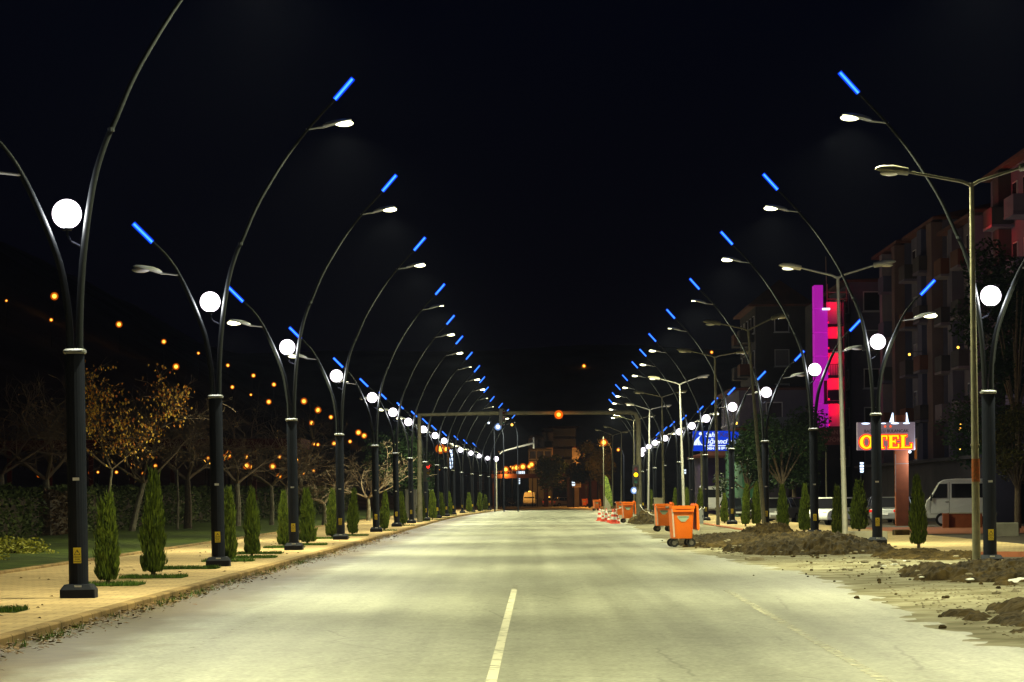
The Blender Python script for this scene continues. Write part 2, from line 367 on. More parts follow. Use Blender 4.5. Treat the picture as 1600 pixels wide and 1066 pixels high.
b = MB(); b.quad((10.2, 10, .002), (60, 10, .002), (60, 140, .002), (10.2, 140, .002)); b.quad((14.6, 140.002, .002), (60, 140.002, .002), (60, 400, .002), (14.6, 400, .002))
struct('car_park', b.mesh('car_park', 'asphaltpark'))
b = MB(); b.quad((15.2, 118, .03), (26, 118, .03), (26, 142, .03), (15.2, 142, .03)); struct('hotel_forecourt', b.mesh('hotel_forecourt', 'brickred'))
# road markings: one sheet per line, worn at the ends
def marking(x0, x1, y0, y1, wd, wear):
    b = MB(); n = 30; ws = []
    for i in range(n+1):
        t = i/n; y = y0+(y1-y0)*t; x = x0+(x1-x0)*t
        b.v += [(x-wd/2, y, .004), (x+wd/2, y, .004)]; ww = wear+(.25 if t > .96 else 0); ws += [ww, ww]
        if i: o = 2*i; b.f.append((o-2, o-1, o+1, o))
    me = b.mesh('lane_line', 'paint'); a = me.attributes.new('wear', 'FLOAT', 'POINT'); a.data.foreach_set('value', ws)
    o = struct('lane_line', me); return o
marking(-.36, -.19, 16, 55.4, .10, .33)
marking(3.05, 3.5, 18, 54, .13, .50)
marking(-3.8, -3.75, 18, 27.8, .12, .50)
marking(-3.7, -3.62, 33, 44, .11, .62)
# hills
def hill_h(x, y):
    s = max(0, min(1, (y-300)/350)); s = s*s*(3-2*s)
    a = max(0, min(75, (-x-20)*.6))*s
    c = max(0, min(1, (y-700)/200)); c = c*c*(3-2*c)*46
    return max(a, c)+2.2*noise.noise(Vector((x*.02, y*.02, 0)))*s
b = MB(); nx = 60; ny = 40
for j in range(ny):
    for i in range(nx):
        x = -500+i*(900/(nx-1)); y = 290+j*(760/(ny-1)); b.v.append((x, y, hill_h(x, y)-.2))
for j in range(ny-1):
    for i in range(nx-1): b.f.append((j*nx+i, j*nx+i+1, (j+1)*nx+i+1, (j+1)*nx+i))
struct('hills', b.mesh('hills', 'hill', True))

# ------------------------------------------------------------------ dirt mounds
def mound(label, cx, cy_, lx, ly, h, rz=0, seed=0, group='heaps of dug soil on the verge'):
    b = MB(); n, m = 90, 110
    for j in range(m):
        for i in range(n):
            u = -1+2*i/(n-1); v = -1+2*j/(m-1)
            P = Vector((u*lx*1.4+seed, v*ly*1.2, seed))
            d = sqrt(u*u+v*v)+.34*noise.noise(P*.8)+.12*noise.noise(P*2.2)
            k = max(0, min(1, (1.0-d)*1.6)); k = k*k*(3-2*k)*min(1, (1-max(abs(u), abs(v)))*7)
            z = h*k*(.72+.75*noise.noise(P*.75))
            q = min(1, k*3)*min(1, h*2.6)
            z += (.10*abs(noise.noise(P*2.6))+.08*noise.noise(P*6)+.06*noise.noise(P*13)+.035*noise.noise(P*29))*q
            b.v.append((u*lx, v*ly, z-.16*(1-min(1, k*5))))
    for j in range(m-1):
        for i in range(n-1): b.f.append((j*n+i, j*n+i+1, (j+1)*n+i+1, (j+1)*n+i))
    o = obj('dirt_mound', b.mesh('dirt_mound', 'mound', False), None, (cx, cy_, .05), (0, 0, rz)); return tag(o, label, 'dirt mound', group)
mound('long heap of dug soil in front of the leaning grey pole and two lamp posts', 8.0, 84.5, 2.5, 8.5, .48, .02, 1)
mound('low spread of soil and rubble behind the front orange bin', 6.9, 101, 2.0, 11.5, .26, -.03, 4)
mound('soil heap around the foot of the rusty patched grey pole', 8.9, 56.5, 1.9, 6.0, .26, .03, 8)
mound('brown clod heap nearest the camera at the asphalt edge', 7.9, 38.2, 2.5, 5.2, .19, 0, 12)
mound('small soil heap at the foot of the leaning grey pole', 9.6, 118, 1.2, 6, .42, 0, 15)
mound('grey soil heap with pale litter beside the signal mast foot', 7.6, 176, 1.6, 10, .6, 0, 20)
mound('dark soil strip along the terracotta corner kerb', 9.9, 73, 1.5, 3.6, .20, 0, 25)

def scatter_stones(name, n, area, size, m, label, flat=.6, z=.03, zf=None):
    b = MB()
    for _ in range(n):
        x, y = area(); r = random.uniform(*size)
        zz = zf(x, y) if zf else z
        vs = []; k = random.randint(5, 6)
        for lv, q in ((-.3, .8), (.2, 1.0), (.7, .5)):
            for i in range(k):
                a = 2*pi*i/k+random.random()*.5; rr = r*q*random.uniform(.7, 1.2); vs.append((x+rr*cos(a), y+rr*sin(a), zz+r*flat*lv))
        fs = [tuple(range(k-1, -1, -1)), tuple(2*k+i for i in range(k))]
        for lv in range(2):
            for i in range(k): fs.append((lv*k+i, lv*k+(i+1) % k, (lv+1)*k+(i+1) % k, (lv+1)*k+i))
        b.add(vs, fs)
    o = obj(name, b.mesh(name, m)); tag(o, label, 'rubble', None, 'stuff'); return o
def rshoulder():
    y = random.choice((random.uniform(28, 50), random.uniform(50, 112), random.uniform(80, 112))); return (random.uniform(sh_edge(y)+.4, 9.6), y)
scatter_stones('gravel', 3500, rshoulder, (.008, .03), 'stone', 'loose gravel and small stones strewn over the dirt verge', zf=lambda x, y: shz(x, y)+.01)
scatter_stones('rubble', 170, lambda: (random.gauss(8.2, 1.2), random.choice((random.gauss(84, 5), random.gauss(60, 5), random.gauss(38, 3), random.gauss(101, 6)))), (.03, .09), 'stone', 'broken lumps of stone and clods lying about the soil heaps', zf=lambda x, y: .12+random.random()*.12)
scatter_stones('litter', 40, lambda: (random.uniform(6.4, 10.5), random.choice((random.uniform(45, 66), random.uniform(92, 110), random.uniform(168, 184)))), (.04, .10), 'paperlitter', 'scraps of pale paper and plastic litter on the verge', flat=.35, zf=lambda x, y: .16)
scatter_stones('soil_clods', 420, lambda: (random.gauss(7.9, 1.3), random.choice((random.gauss(84, 6), random.gauss(84, 6), random.gauss(57, 4), random.gauss(38, 3.5), random.gauss(101, 7)))), (.012, .055), 'mound', 'loose dark clods of soil scattered round the heaps', flat=.9, zf=lambda x, y: max(0, shz(x, y))+.02)
# single pale bags
for (px, py, Y, r, lb) in ((1481, 899, 57.5, .11, 'small white plastic bag on the gravel before the old pole'), (1594, 915, 52.5, .22, 'large pale plastic bag at the edge of the soil heap'), (1362, 865, 80, .09, 'white crumpled scrap on the end of the long soil heap')):
    p = at(px, py, Y); b = MB(); b.sphere((0, 0, 0), r, 14, 9, (1.4, 1, .6))
    b.v = [tuple(Vector(v)*(1+.35*noise.noise(Vector(v)*9+Vector((px, 0, 0))))) for v in b.v]
    tag(obj('plastic_bag', b.mesh('plastic_bag', 'paperlitter'), None, p), lb, 'plastic bag', 'discarded plastic bags')
p = at(1179, 868, 74); b = MB(); b.box((0, 0, 0), (.42, .25, .06)); b.box((.03, .02, .04), (.3, .18, .03)); tag(obj('broken_slab', b.mesh('broken_slab', 'stone'), None, (p.x, p.y, .05), (0.05, .03, .3)), 'flat broken stone slab lying on the road in front of the long heap', 'slab')

# dead leaves along the kerb
def blades(b, n, area, hh, wd, lean=.5, zf=None):
    for _ in range(n):
        x, y = area(); h = random.uniform(*hh); a = random.random()*2*pi; lx, ly = random.uniform(-lean, lean)*h, random.uniform(-lean, lean)*h
        z = zf(x, y) if zf else 0; dx, dy = cos(a)*wd, sin(a)*wd
        b.add([(x-dx, y-dy, z), (x+dx, y+dy, z), (x+lx, y+ly, z+h)], [(0, 1, 2)])
b = MB()
for _ in range(3800):
    y = 22+random.random()**1.6*120; x = -5.86+abs(random.gauss(0, .20+.18*abs(noise.noise(Vector((y*.4, 0, 0)))))); s = random.uniform(.02, .065); a = random.random()*6.3
    z = .01+random.random()*.05*exp(-(x+5.86)*4); t = random.uniform(-.6, .6)
    b.add([(x-s*cos(a), y-s*sin(a), z), (x+s*.5*sin(a), y-s*.5*cos(a), z+s*.3), (x+s*cos(a), y+s*sin(a), z+s*t*.5+.02), (x-s*.5*sin(a), y+s*.5*cos(a), z+.01)], [(0, 1, 2, 3)])
for _ in range(120):
    x = random.uniform(-10.9, -6.2); y = random.uniform(26, 110); s = random.uniform(.03, .06); a = random.random()*6.3
    b.add([(x-s*cos(a), y-s*sin(a), .125), (x+s*.5*sin(a), y-s*.5*cos(a), .15), (x+s*cos(a), y+s*sin(a), .13), (x-s*.5*sin(a), y+s*.5*cos(a), .128)], [(0, 1, 2, 3)])
tag(obj('fallen_leaves', b.mesh('fallen_leaves', 'deadleaf')), 'dry fallen leaves drifted against the kerb and over the pavement', 'fallen leaves', None, 'stuff')
b = MB()
for _ in range(60):
    y = random.uniform(24, 90); x = -5.8+random.random()*.15
    blades(b, 14, lambda: (x+random.gauss(0, .05), y+random.gauss(0, .08)), (.04, .12), .008)
tag(obj('weeds', b.mesh('weeds', 'grass')), 'small green weeds sprouting at the foot of the kerb', 'weeds', None, 'stuff')

# ================================================================== DECORATIVE LAMP POSTS
def rrect(w_, d, r, n=4):
    p = []
    for cx, cy_, a0 in ((w_/2-r, d/2-r, 0), (-w_/2+r, d/2-r, pi/2), (-w_/2+r, -d/2+r, pi), (w_/2-r, -d/2+r, 1.5*pi)):
        for k in range(n+1): a = a0+pi/2*k/n; p.append((cx+r*cos(a), cy_+r*sin(a)))
    return p
def loft(b, secs):
    """secs: (polygon, z); same count"""
    n = len(secs[0][0]); o = len(b.v)
    for poly, z in secs: b.v += [(x, y, z) for x, y in poly]
    for i in range(len(secs)-1):
        for k in range(n): b.f.append((o+i*n+k, o+i*n+(k+1) % n, o+(i+1)*n+(k+1) % n, o+(i+1)*n+k))
    b.f.append(tuple(o+n-1-k for k in range(n))); b.f.append(tuple(o+(len(secs)-1)*n+k for k in range(n))); return b
PM = {}
b = MB(); loft(b, [(rrect(.54, .54, .03), 0), (rrect(.54, .54, .03), .13), (rrect(.42, .42, .03), .21), (rrect(.34, .34, .03), .215)]); PM['base'] = b.mesh('base', 'steel')
b = MB(); sec = []
prof = []
for k in range(40):      # two round lobes joined by flat fluted sides
    a = 2*pi*k/40; r = .152-.012*(abs(sin(a*2))**.5)*(1 if k % 2 else .8); prof.append((r*cos(a), r*sin(a)))
loft(b, [(prof, .2), ([(x*.98, y*.98) for x, y in prof], 3.8)]); PM['column'] = b.mesh('column', 'steel')
b = MB(); loft(b, [(rrect(.31, .31, .06), 3.78), (rrect(.345, .33, .06), 3.80), (rrect(.345, .33, .06), 3.83), (rrect(.28, .26, .06), 3.86)]); PM['collar'] = b.mesh('collar', 'collar')
b = MB(); b.box((0, -.158, 1.84), (.10, .006, .045)); PM['access_plate'] = b.mesh('access_plate', 'white')
b = MB(); b.box((0.01, -.232, .172), (.11, .012, .05)); PM['maker_plate'] = b.mesh('maker_plate', 'white')
b = MB(); b.box((0, -.158, .66), (.12, .006, .24)); PM['warning_sticker'] = b.mesh('warning_sticker', 'yellow')
b = MB(); zc = .70
for (x0, z0, x1, z1) in ((-.045, zc-.03, .045, zc-.03), (-.045, zc-.03, 0, zc+.048), (.045, zc-.03, 0, zc+.048)):
    dx, dz = x1-x0, z1-z0; l = sqrt(dx*dx+dz*dz); nx_, nz = -dz/l*.004, dx/l*.004
    b.add([(x0-nx_, -.1635, z0-nz), (x1-nx_, -.1635, z1-nz), (x1+nx_, -.1635, z1+nz), (x0+nx_, -.1635, z0+nz)], [(0, 1, 2, 3)])
b.add([(-.004, -.1635, zc+.03), (.010, -.1635, zc+.03), (0, -.1635, zc+.008), (.012, -.1635, zc+.008), (-.006, -.1635, zc-.02), (-.001, -.1635, zc)], [(0, 1, 3, 2), (2, 5, 4)])
PM['symbol'] = b.mesh('symbol', 'black')
def tm(body, z, size):
    me = text_mesh(body, size, 'black', .0005, .0006); me.transform(Matrix.Translation((0, -.164, z)) @ Matrix.Rotation(pi/2, 4, 'X')); return me
PM['txt1'] = tm('DİKKAT', .635, .03); PM['txt2'] = tm('ÖLÜM', .60, .026); PM['txt3'] = tm('TEHLİKESİ', .565, .024)
TALL = [(.07, 3.82), (.075, 4.6), (.12, 5.5), (.22, 6.4), (.38, 6.98), (.56, 7.4), (.84, 8.05), (1.18, 8.65), (1.57, 9.25), (2.0, 9.8), (2.32, 10.16), (2.62, 10.48)]
SHORT = [(-.07, 3.82), (-.09, 4.3), (-.16, 4.8), (-.25, 5.2), (-.40, 5.6), (-.58, 6.0), (-.79, 6.42), (-1.0, 6.78), (-1.23, 7.08), (-1.48, 7.32)]
def plumb(p): return [(x+.018*z*max(0, min(1, (z-3.8)/2.7)), z) for x, z in p]
TALL = plumb(TALL); SHORT = plumb(SHORT)
def smooth_path(p, k=3):
    out = []
    for i in range(len(p)-1):
        p0, p1, p2, p3 = p[max(i-1, 0)], p[i], p[i+1], p[min(i+2, len(p)-1)]
        for s in range(k):
            t = s/k; out.append(tuple(.5*((2*b1)+(-a+c)*t+(2*a-5*b1+4*c-d)*t*t+(-a+3*b1-3*c+d)*t**3) for a, b1, c, d in zip(p0, p1, p2, p3)))
    return out+[p[-1]]
def xz(p): return [(x, 0, z) for x, z in p]
def build_side(s):
    """s=+1: tall arm towards +x (pavement row); s=-1 mirrored (verge row)"""
    D = {}
    tp = smooth_path([(x*s, z) for x, z in TALL]); sp_ = smooth_path([(x*s, z) for x, z in SHORT])
    b = MB(); n = len(tp); b.tube(xz(tp), [.062-.038*(i/(n-1))**.8 for i in range(n)], 12)
    i0 = 9; pp = tp[i0]; b.tube([(tp[14][0], 0, tp[14][1]-.03), (tp[14][0], 0, tp[14][1]+.03)], .055, 8)
    D['tall_arm'] = b.mesh('tall_arm', 'armsteel', True)
    b = MB(); n = len(sp_); b.tube(xz(sp_), [.062-.036*(i/(n-1))**.8 for i in range(n)], 12)
    b.tube([(x-.05*s, 0, z+.0) for x, z in sp_[4:20]], [.02]*16, 6)
    D['short_arm'] = b.mesh('short_arm', 'armsteel', True)
    def head(x, z, d, tilt=0.0):
        """d: +1/-1 direction the head points; (x,z) where the bracket leaves the arm"""
        h = MB(); h.tube([(x, 0, z), (x+.25*d, 0, z+.035), (x+.42*d, 0, z+.055)], [.022, .022, .03], 8)
        secs = []
        for t, wy, up, dn in ((0, .03, .03, .03), (.12, .08, .06, .05), (.35, .12, .085, .035), (.7, .135, .075, .015), (.95, .11, .05, .015), (1.05, .04, .02, .01)):
            ring = []
            for k in range(14):
                a = 2*pi*k/14; q = sin(a); ring.append((x+(.38+.62*t)*d, wy*cos(a), z+.075+tilt*t+(up if q > 0 else dn)*q))
            secs.append(ring)
        o = len(h.v)
        for r in secs: h.v += r
        for i in range(len(secs)-1):
            for k in range(14): h.f.append((o+i*14+k, o+i*14+(k+1) % 14, o+(i+1)*14+(k+1) % 14, o+(i+1)*14+k))
        h.f.append(tuple(o+5*14+k for k in range(14)))
        l = MB(); l.sphere((x+.86*d, 0, z+.030+tilt*.8), .2, 18, 8, (1.05, .6, .34))
        return h.mesh('lamp_head', 'headgrey', True), l, (x+.86*d, 0, z-.05+tilt*.8)
    hm, l, D['tall_light'] = head(2.14*s, 9.80, s, .12)
    D['tall_head'] = hm; D['tall_lens'] = l.mesh('lens', 'lens', True); D['tall_lens_off'] = l.mesh('lens', 'lens_off', True)
    f_ = MB(); x_ = (2.14+.86)*s; f_.box((x_, 0, 9.80+.155), (.30, .16, .012)); D['tall_lens_flush'] = f_.mesh('lens', 'lens')
    hm, l, D['short_light'] = head(-.76*s, 6.56, -s, .13)
    D['short_head'] = hm; D['short_lens'] = l.mesh('lens', 'lens', True); D['short_lens_off'] = l.mesh('lens', 'lens_off', True)
    for nm, (x0, z0), (x1, z1) in (('tall', (2.80, 10.47), (3.22, 10.94)), ('short', (-1.35, 7.31), (-1.77, 7.74))):
        b = MB(); b.tube([(x0*s, 0, z0), (x1*s, 0, z1)], .058, 14); D[nm+'_tube'] = b.mesh('light_tube', 'tube', True)
        b = MB(); b.tube([(x0*s*.995+x1*s*.005, 0, z0*.995+z1*.005), (x1*s*.995, 0, z1*.999)], .028, 10); D[nm+'_core'] = b.mesh('tube_core', 'tube_core', True)
    gx = -.08*s
    D['gx'] = gx
    b = MB(); b.sphere((gx, -.02, 5.95), .228, 32, 20); D['globe'] = b.mesh('globe', 'globe', True); D['globe_off'] = b.mesh('globe', 'globe_off', True)
    b = MB(); b.tube([(gx-.22*s*0, -.02, 5.70), (gx, -.02, 5.63), (gx*.3, 0, 5.52), (.11*s, 0, 5.45)], .018, 8); b.lathe([(.07, 5.69), (.085, 5.73), (.06, 5.745)], 16, (gx, -.02, 0)); D['globe_holder'] = b.mesh('globe_holder', 'steel')
    return D
SIDE = {1: build_side(1), -1: build_side(-1)}
def lamp_post(x, y, z, s, label, group, tall=True, short=False, globe=True, lean=0.0, details=True):
    t = thing('street_lamp', label, 'lamp post', (x, y, z), 0, group, 1.015); jr = random.Random(int(y*10)); t.rotation_euler = (jr.gauss(0, .002), lean+jr.gauss(0, .0015), jr.gauss(0, .03))
    D = SIDE[s]
    obj('base', PM['base'], t)
    if details:
        obj('maker_plate', PM['maker_plate'], t); obj('access_plate', PM['access_plate'], t)
    c = obj('column', PM['column'], t); obj('collar', PM['collar'], t)
    st = obj('warning_sticker', PM['warning_sticker'], t)
    if details:
        obj('symbol', PM['symbol'], st)
        for k in ('txt1', 'txt2', 'txt3'): obj('lettering', PM[k], st)
    obj('tall_arm', D['tall_arm'], t); obj('short_arm', D['short_arm'], t)
    for nm, on in (('tall', tall), ('short', short)):
        h = obj('lamp_head', D[nm+'_head'], t); obj('lens', D[nm+('_lens_flush' if on == 2 else '_lens' if on else '_lens_off')], h)
        u = obj('light_tube', D[nm+'_tube'], t); obj('glowing_core', D[nm+'_core'], u)
        if on: lamp('SPOT', 'lamp_light', t, D[nm+'_light'], P_HEAD*(1 if nm == 'tall' else .35), (.97, .95, .54), .12, 146)
    g = obj('globe', D['globe' if globe else 'globe_off'], t); obj('globe_holder', D['globe_holder'], g)
    if globe: lamp('POINT', 'globe_light', t, (D['gx'], -.02, 5.95), P_GLOBE, (.97, .94, .90), .2)
    return t
L_ = [(123.5, 47.0), (341.5, 68.2), (459.5, 88.9), (532.5, 110.1), (588, 134.3), (620, 157.7), (643, 178), (665.8, 198), (683.7, 218), (697.8, 238.6), (708.7, 261), (722.5, 285.7), (738.6, 306.6), (751.4, 328), (764.4, 348)]
tallL = [1, 1, 1, 1, 2, 1, 1, 2, 1, 1, 2, 2, 1, 1, 2]; shortL = [0, 0, 1, 1, 0, 0, 1, 1, 0, 1, 0, 1, 1, 1, 0]
for i, (px, Y) in enumerate(L_):
    p = at(px, VY+1.5*F/Y-.009*(px-VX), Y)
    lb = 'nearest twin-arm lamp post, its tall arm leaving the top of the view' if i == 0 else '%s twin-arm lamp post along the tan pavement, %s' % (ORD[i], ('both heads lit' if shortL[i] else 'roadside head lit') if tallL[i] == 1 else ('low head brighter than the tall one' if shortL[i] else 'its lamp heads looking dark'))
    lamp_post(p.x, Y, .12, 1, lb, 'curved lamp posts along the tan pavement', tallL[i], shortL[i], i != 10, -.009, i < 8)
R_ = [(1547, 67.2), (1371, 89.1), (1273, 108.6), (1197, 132.3), (1144, 153.8), (1103, 176.6), (1081, 195.2), (1061.5, 213.2), (1039, 236.8), (1023.5, 256.7), (1013.5, 277), (1005, 295.8), (1003, 328)]
tallR = [1, 1, 1, 2, 2, 1, 1, 1, 1, 1, 1, 1, 1]; shortR = [1, 1, 0, 0, 1, 1, 1, 1, 0, 1, 1, 1, 0]
for i, (px, Y) in enumerate(R_):
    p = at(px, VY+1.5*F/Y-.009*(px-VX), Y)
    lb = '%s twin-arm lamp post along the dug-up verge, %s' % (ORD[i], ('both heads lit' if shortR[i] else 'roadside head lit') if tallR[i] == 1 else ('low head brighter than the tall one' if shortR[i] else 'its lamp heads looking dark'))
    lamp_post(p.x, Y, .13 if i else .03, -1, lb, 'curved lamp posts along the dug-up verge', tallR[i], shortR[i], True, -.003, i < 7)
# the same rows go on past the camera; these light the nearest asphalt
lamp_post(-7.05, 26, .12, 1, 'twin-arm lamp post on the tan pavement beside the camera', 'curved lamp posts along the tan pavement', 1, 0, True, 0)
lamp_post(10.2, 46.2, 0, -1, 'twin-arm lamp post beyond the side road mouth, out past the near soil heap', 'curved lamp posts along the dug-up verge', 1, 0, True, 0)
lamp_post(10.2, 25, 0, -1, 'twin-arm lamp post on the verge beside the camera', 'curved lamp posts along the dug-up verge', 1, 0, True, 0)

# ================================================================== OLD DOUBLE-ARM STREET LIGHTS
def cobra(b, x0, z0, dx, dz):
    """cut-off shaped old luminaire at the end of an arm"""
    d = Vector((dx, 0, dz)).normalized(); u = Vector((-d.z, 0, d.x)) if d.x > 0 else Vector((d.z, 0, -d.x)); secs = []
    for t, wy, up, dn in ((0, .07, .05, .05), (.02, .13, .09, .08), (.35, .15, .12, .08), (.62, .12, .09, .05), (.74, .05, .02, .02)):
        c = Vector((x0, 0, z0))+d*t; ring = []
        for k in range(12):
            a = 2*pi*k/12; q = sin(a); v = c+u*(up if q > 0 else dn)*q; ring.append((v.x, wy*cos(a), v.z))
        secs.append(ring)
    o = len(b.v)
    for r in secs: b.v += r
    for i in range(len(secs)-1):
        for k in range(12): b.f.append((o+i*12+k, o+i*12+(k+1) % 12, o+(i+1)*12+(k+1) % 12, o+(i+1)*12+k))
    b.f.append(tuple(o+4*12+k for k in range(12))); b.f.append(tuple(o+11-k for k in range(12)))
    l = MB(); c = Vector((x0, 0, z0))+d*.42-u*.07; l.sphere(c, .2, 14, 7, (1.05, .6, .3)); return l
def old_light(base, top, la, ra, label, m='galv', rb=.095, rt=.05, heads=(True, True), rusty=False):
    """base/top: world points; la/ra: arm ends relative to top (x, z)"""
    t = thing('old_street_light', label, 'street light', tuple(base), 0, 'old double-arm street lights on the verge')
    top = Vector(top)-Vector(base); b = MB(); N = 14
    b.tube([top*(i/N) for i in range(N+1)], [rb+(rt-rb)*i/N for i in range(N+1)], 14); b.tube([top*.31, top*.313], rb*1.08, 12)
    obj('pole', b.mesh('pole', m, True), t)
    if rusty:
        b = MB(); b.tube([top*.215, top*.25, top*.275], [rb*.97, rb*.965, rb*.95], 14); b.v = [(x+.006, y-.012, z) for x, y, z in b.v]; obj('rust_patch', b.mesh('rust_patch', 'rust', True), t)
    b = MB(); b.box((0, 0, .02), (.4, .4, .04)); obj('base_plate', b.mesh('base_plate', 'concrete'), t)
    for (ex, ez), on in zip((la, ra), heads):
        b = MB(); b.tube([top+Vector((0, 0, -.06)), top+Vector((ex*.15, 0, ez*.12)), top+Vector((ex, 0, ez))], [.04, .035, .03], 10); a = obj('arm', b.mesh('arm', m, True), t)
        if on:
            h = MB(); l = cobra(h, top.x+ex, top.z+ez, ex, ez*.6); near_ = m == 'galv' and ex < 0
            hd = obj('luminaire', h.mesh('luminaire', 'lithead' if near_ else m, True), t); obj('lens', l.mesh('lens', 'lens_low' if near_ else 'oldlens', True), hd)
    return t
def armrel(px, py, top, Y): p = at(px, py, Y); return (p.x-top.x, p.z-top.z)
for (bx, by, tx, ty, l1, l2, Y, lb, m, rus) in (
    (1526, 888, 1518, 286, (1420, 269), (1592, 263), 66.0, 'nearest old grey double-arm street light, weathered pole with a rust patch', 'galvdark', True),
    (1321, 838, 1309, 432, (1252, 419), (1365, 415), 98.0, 'pale old double-arm street light rising from the long soil heap', 'galv', False),
    (1195, 826, 1169, 515, (1126, 506), (1205, 498), 125.0, 'leaning old double-arm street light on the verge', 'galvdark', False),
    (1122, 822, 1117, 557, (1080, 549), (1150, 551), 150.0, 'old double-arm street light in front of the blue hostel sign', 'galvdark', False),
    (1069, 806, 1062, 600, (1031, 592), (1090, 590), 180.0, 'pale thin old double-arm street light standing behind the front bins', 'galv', False),
    (1037, 802, 1034.5, 620, (1006, 614), (1058, 613), 210.0, 'dim old double-arm street light crossed by the signal mast end', 'galvdark', False),
    (1013, 800, 1015, 640, (991, 633), (1035, 635), 240.0, 'bright-armed old double-arm street light just beyond the signal mast', 'galv', False),
    (991, 796, 990.7, 657, (970, 652), (1012, 651), 276.0, 'faint old double-arm street light half hidden by the signal mast', 'galvdark', False),
    (971, 794, 971, 675, (953, 668), (988, 672), 312.0, 'distant old double-arm street light beside the tilted banner', 'galvdark', False),
    (957.5, 792, 957.5, 680, (939, 673), (973, 676), 345.0, 'farthest old double-arm street light behind the traffic cones', 'galvdark', False),
):
    B = at(bx, by, Y); B.z = .08; T = at(tx, ty, Y)
    old_light(B, T, armrel(*l1, T, Y), armrel(*l2, T, Y), lb, m, rusty=rus)

# ================================================================== SIGNAL GANTRY
def traffic_signal(parent_name, loc, label, lit, rz=0, sc=1.0):
    t = thing('traffic_light', label, 'traffic light', loc, rz, 'traffic lights on the crossing gantry', sc)
    b = MB(); b.box((0, 0, 0), (.34, .22, 1.05)); obj('housing', b.mesh('housing', 'black'), t)
    for i, z in enumerate((.33, 0, -.33)):
        b = MB(); b.tube([(0, -.11, z), (0, -.145, z)], .115, 18)
        on = lit == i
        l = obj('signal_lens', b.mesh('signal_lens', (['sig_red', 'sig_amber', 'sig_green'][i]) if on else ['off_red', 'off_amber', 'off_green'][i], True), t)
        v = MB()
        for k in range(9):
            a = pi*k/8; v.v += [(.13*cos(a), -.11, z+.13*sin(a)), (.13*cos(a), -.30, z+.13*sin(a)+.0), (.122*cos(a), -.30, z+.122*sin(a)), (.122*cos(a), -.11, z+.122*sin(a))]
            if k: o = 4*k; v.f += [(o-4, o-3, o+1, o), (o-3, o-2, o+2, o+1), (o-2, o-1, o+3, o+2)]
        obj('visor', v.mesh('visor', 'black'), l)
    return t
M['sig_red'] = glow('signal_red', (1, .02, .01), 3); M['sig_amber'] = glow('signal_amber', (1, .55, .01), 3.0); M['sig_green'] = glow('signal_green', (.0, .9, .35), 2)
M['off_red'] = mat('signal_red_off', (.12, .01, .01), rough=.2); M['off_amber'] = mat('signal_amber_off', (.12, .08, .01), rough=.2); M['off_green'] = mat('signal_green_off', (.01, .09, .05), rough=.2)
GY = 185.0
pl = at(655, 648.5, GY); pr = at(998.5, 645, GY); xl, xr, zt = at(656, 800, GY).x, at(998.5, 780, GY).x, (pl.z+pr.z)/2
t = thing('signal_gantry', 'weathered grey mast arching right across the road between two posts', 'signal gantry', (0, GY, 0))
b = MB(); b.tube([(xl, 0, .1), (xl, 0, 2), (pl.x, 0, zt)], [.17, .15, .12], 14); obj('post', b.mesh('post', 'gantry', True), t)
b = MB(); b.tube([(xr, 0, 0), (xr, 0, 2), (xr, 0, zt-.5)], [.19, .17, .15], 14); obj('post', b.mesh('post', 'gantry', True), t)
b = MB(); b.tube([(pl.x-.1, 0, zt), (xl*.3, 0, zt+.06), (xr*.4, 0, zt+.05), (xr-.45, 0, zt+.04), (xr-.15, 0, zt-.08), (xr, 0, zt-.5)], [.09, .12, .12, .13, .14, .15], 14)
obj('cross_arm', b.mesh('cross_arm', 'gantry', True), t)
p = at(784, 652, GY); traffic_signal('g', (p.x, GY-.2, p.z), 'dark traffic light hung on the cross arm, seen edge-on', 9, 1.2)
p = at(829, 647, GY); 
# flashing amber beacon on the cross arm
p = at(873, 648, GY-.3); t = thing('amber_beacon', 'glowing orange round lamp mounted at the middle of the cross arm', 'beacon', tuple(p))
b = MB(); b.sphere((0, 0, 0), .13, 20, 12); obj('bulb', b.mesh('bulb', 'sodium_core', True), t)
b = MB(); b.sphere((0, 0, 0), .27, 24, 14); obj('globe', b.mesh('globe', glow('beacon_halo', (1, .13, 0), 1.3, clear=.5), True), t)  # larger emissive ball paints the halo round the beacon bulb
b = MB(); b.box((0, .28, 0), (.5, .05, .5)); b.box((0, .2, .0), (.08, .2, .08)); obj('backing_plate', b.mesh('backing_plate', 'black'), t)
lamp('POINT', 'beacon_light', t, (0, -.4, 0), 60, (1, .3, .03), .2)
p = at(993.5, 742, GY-.4); t2 = traffic_signal('g', (p.x, GY-.4, p.z), 'traffic light with a lit amber lamp on the post by the bins', 1, 0, 1.15)
p = at(657.5, 738, GY-.3); traffic_signal('g', (p.x+.35, GY-.3, p.z), 'traffic light with a small red lamp on the post by the pavement', 0, .9, 1.1)
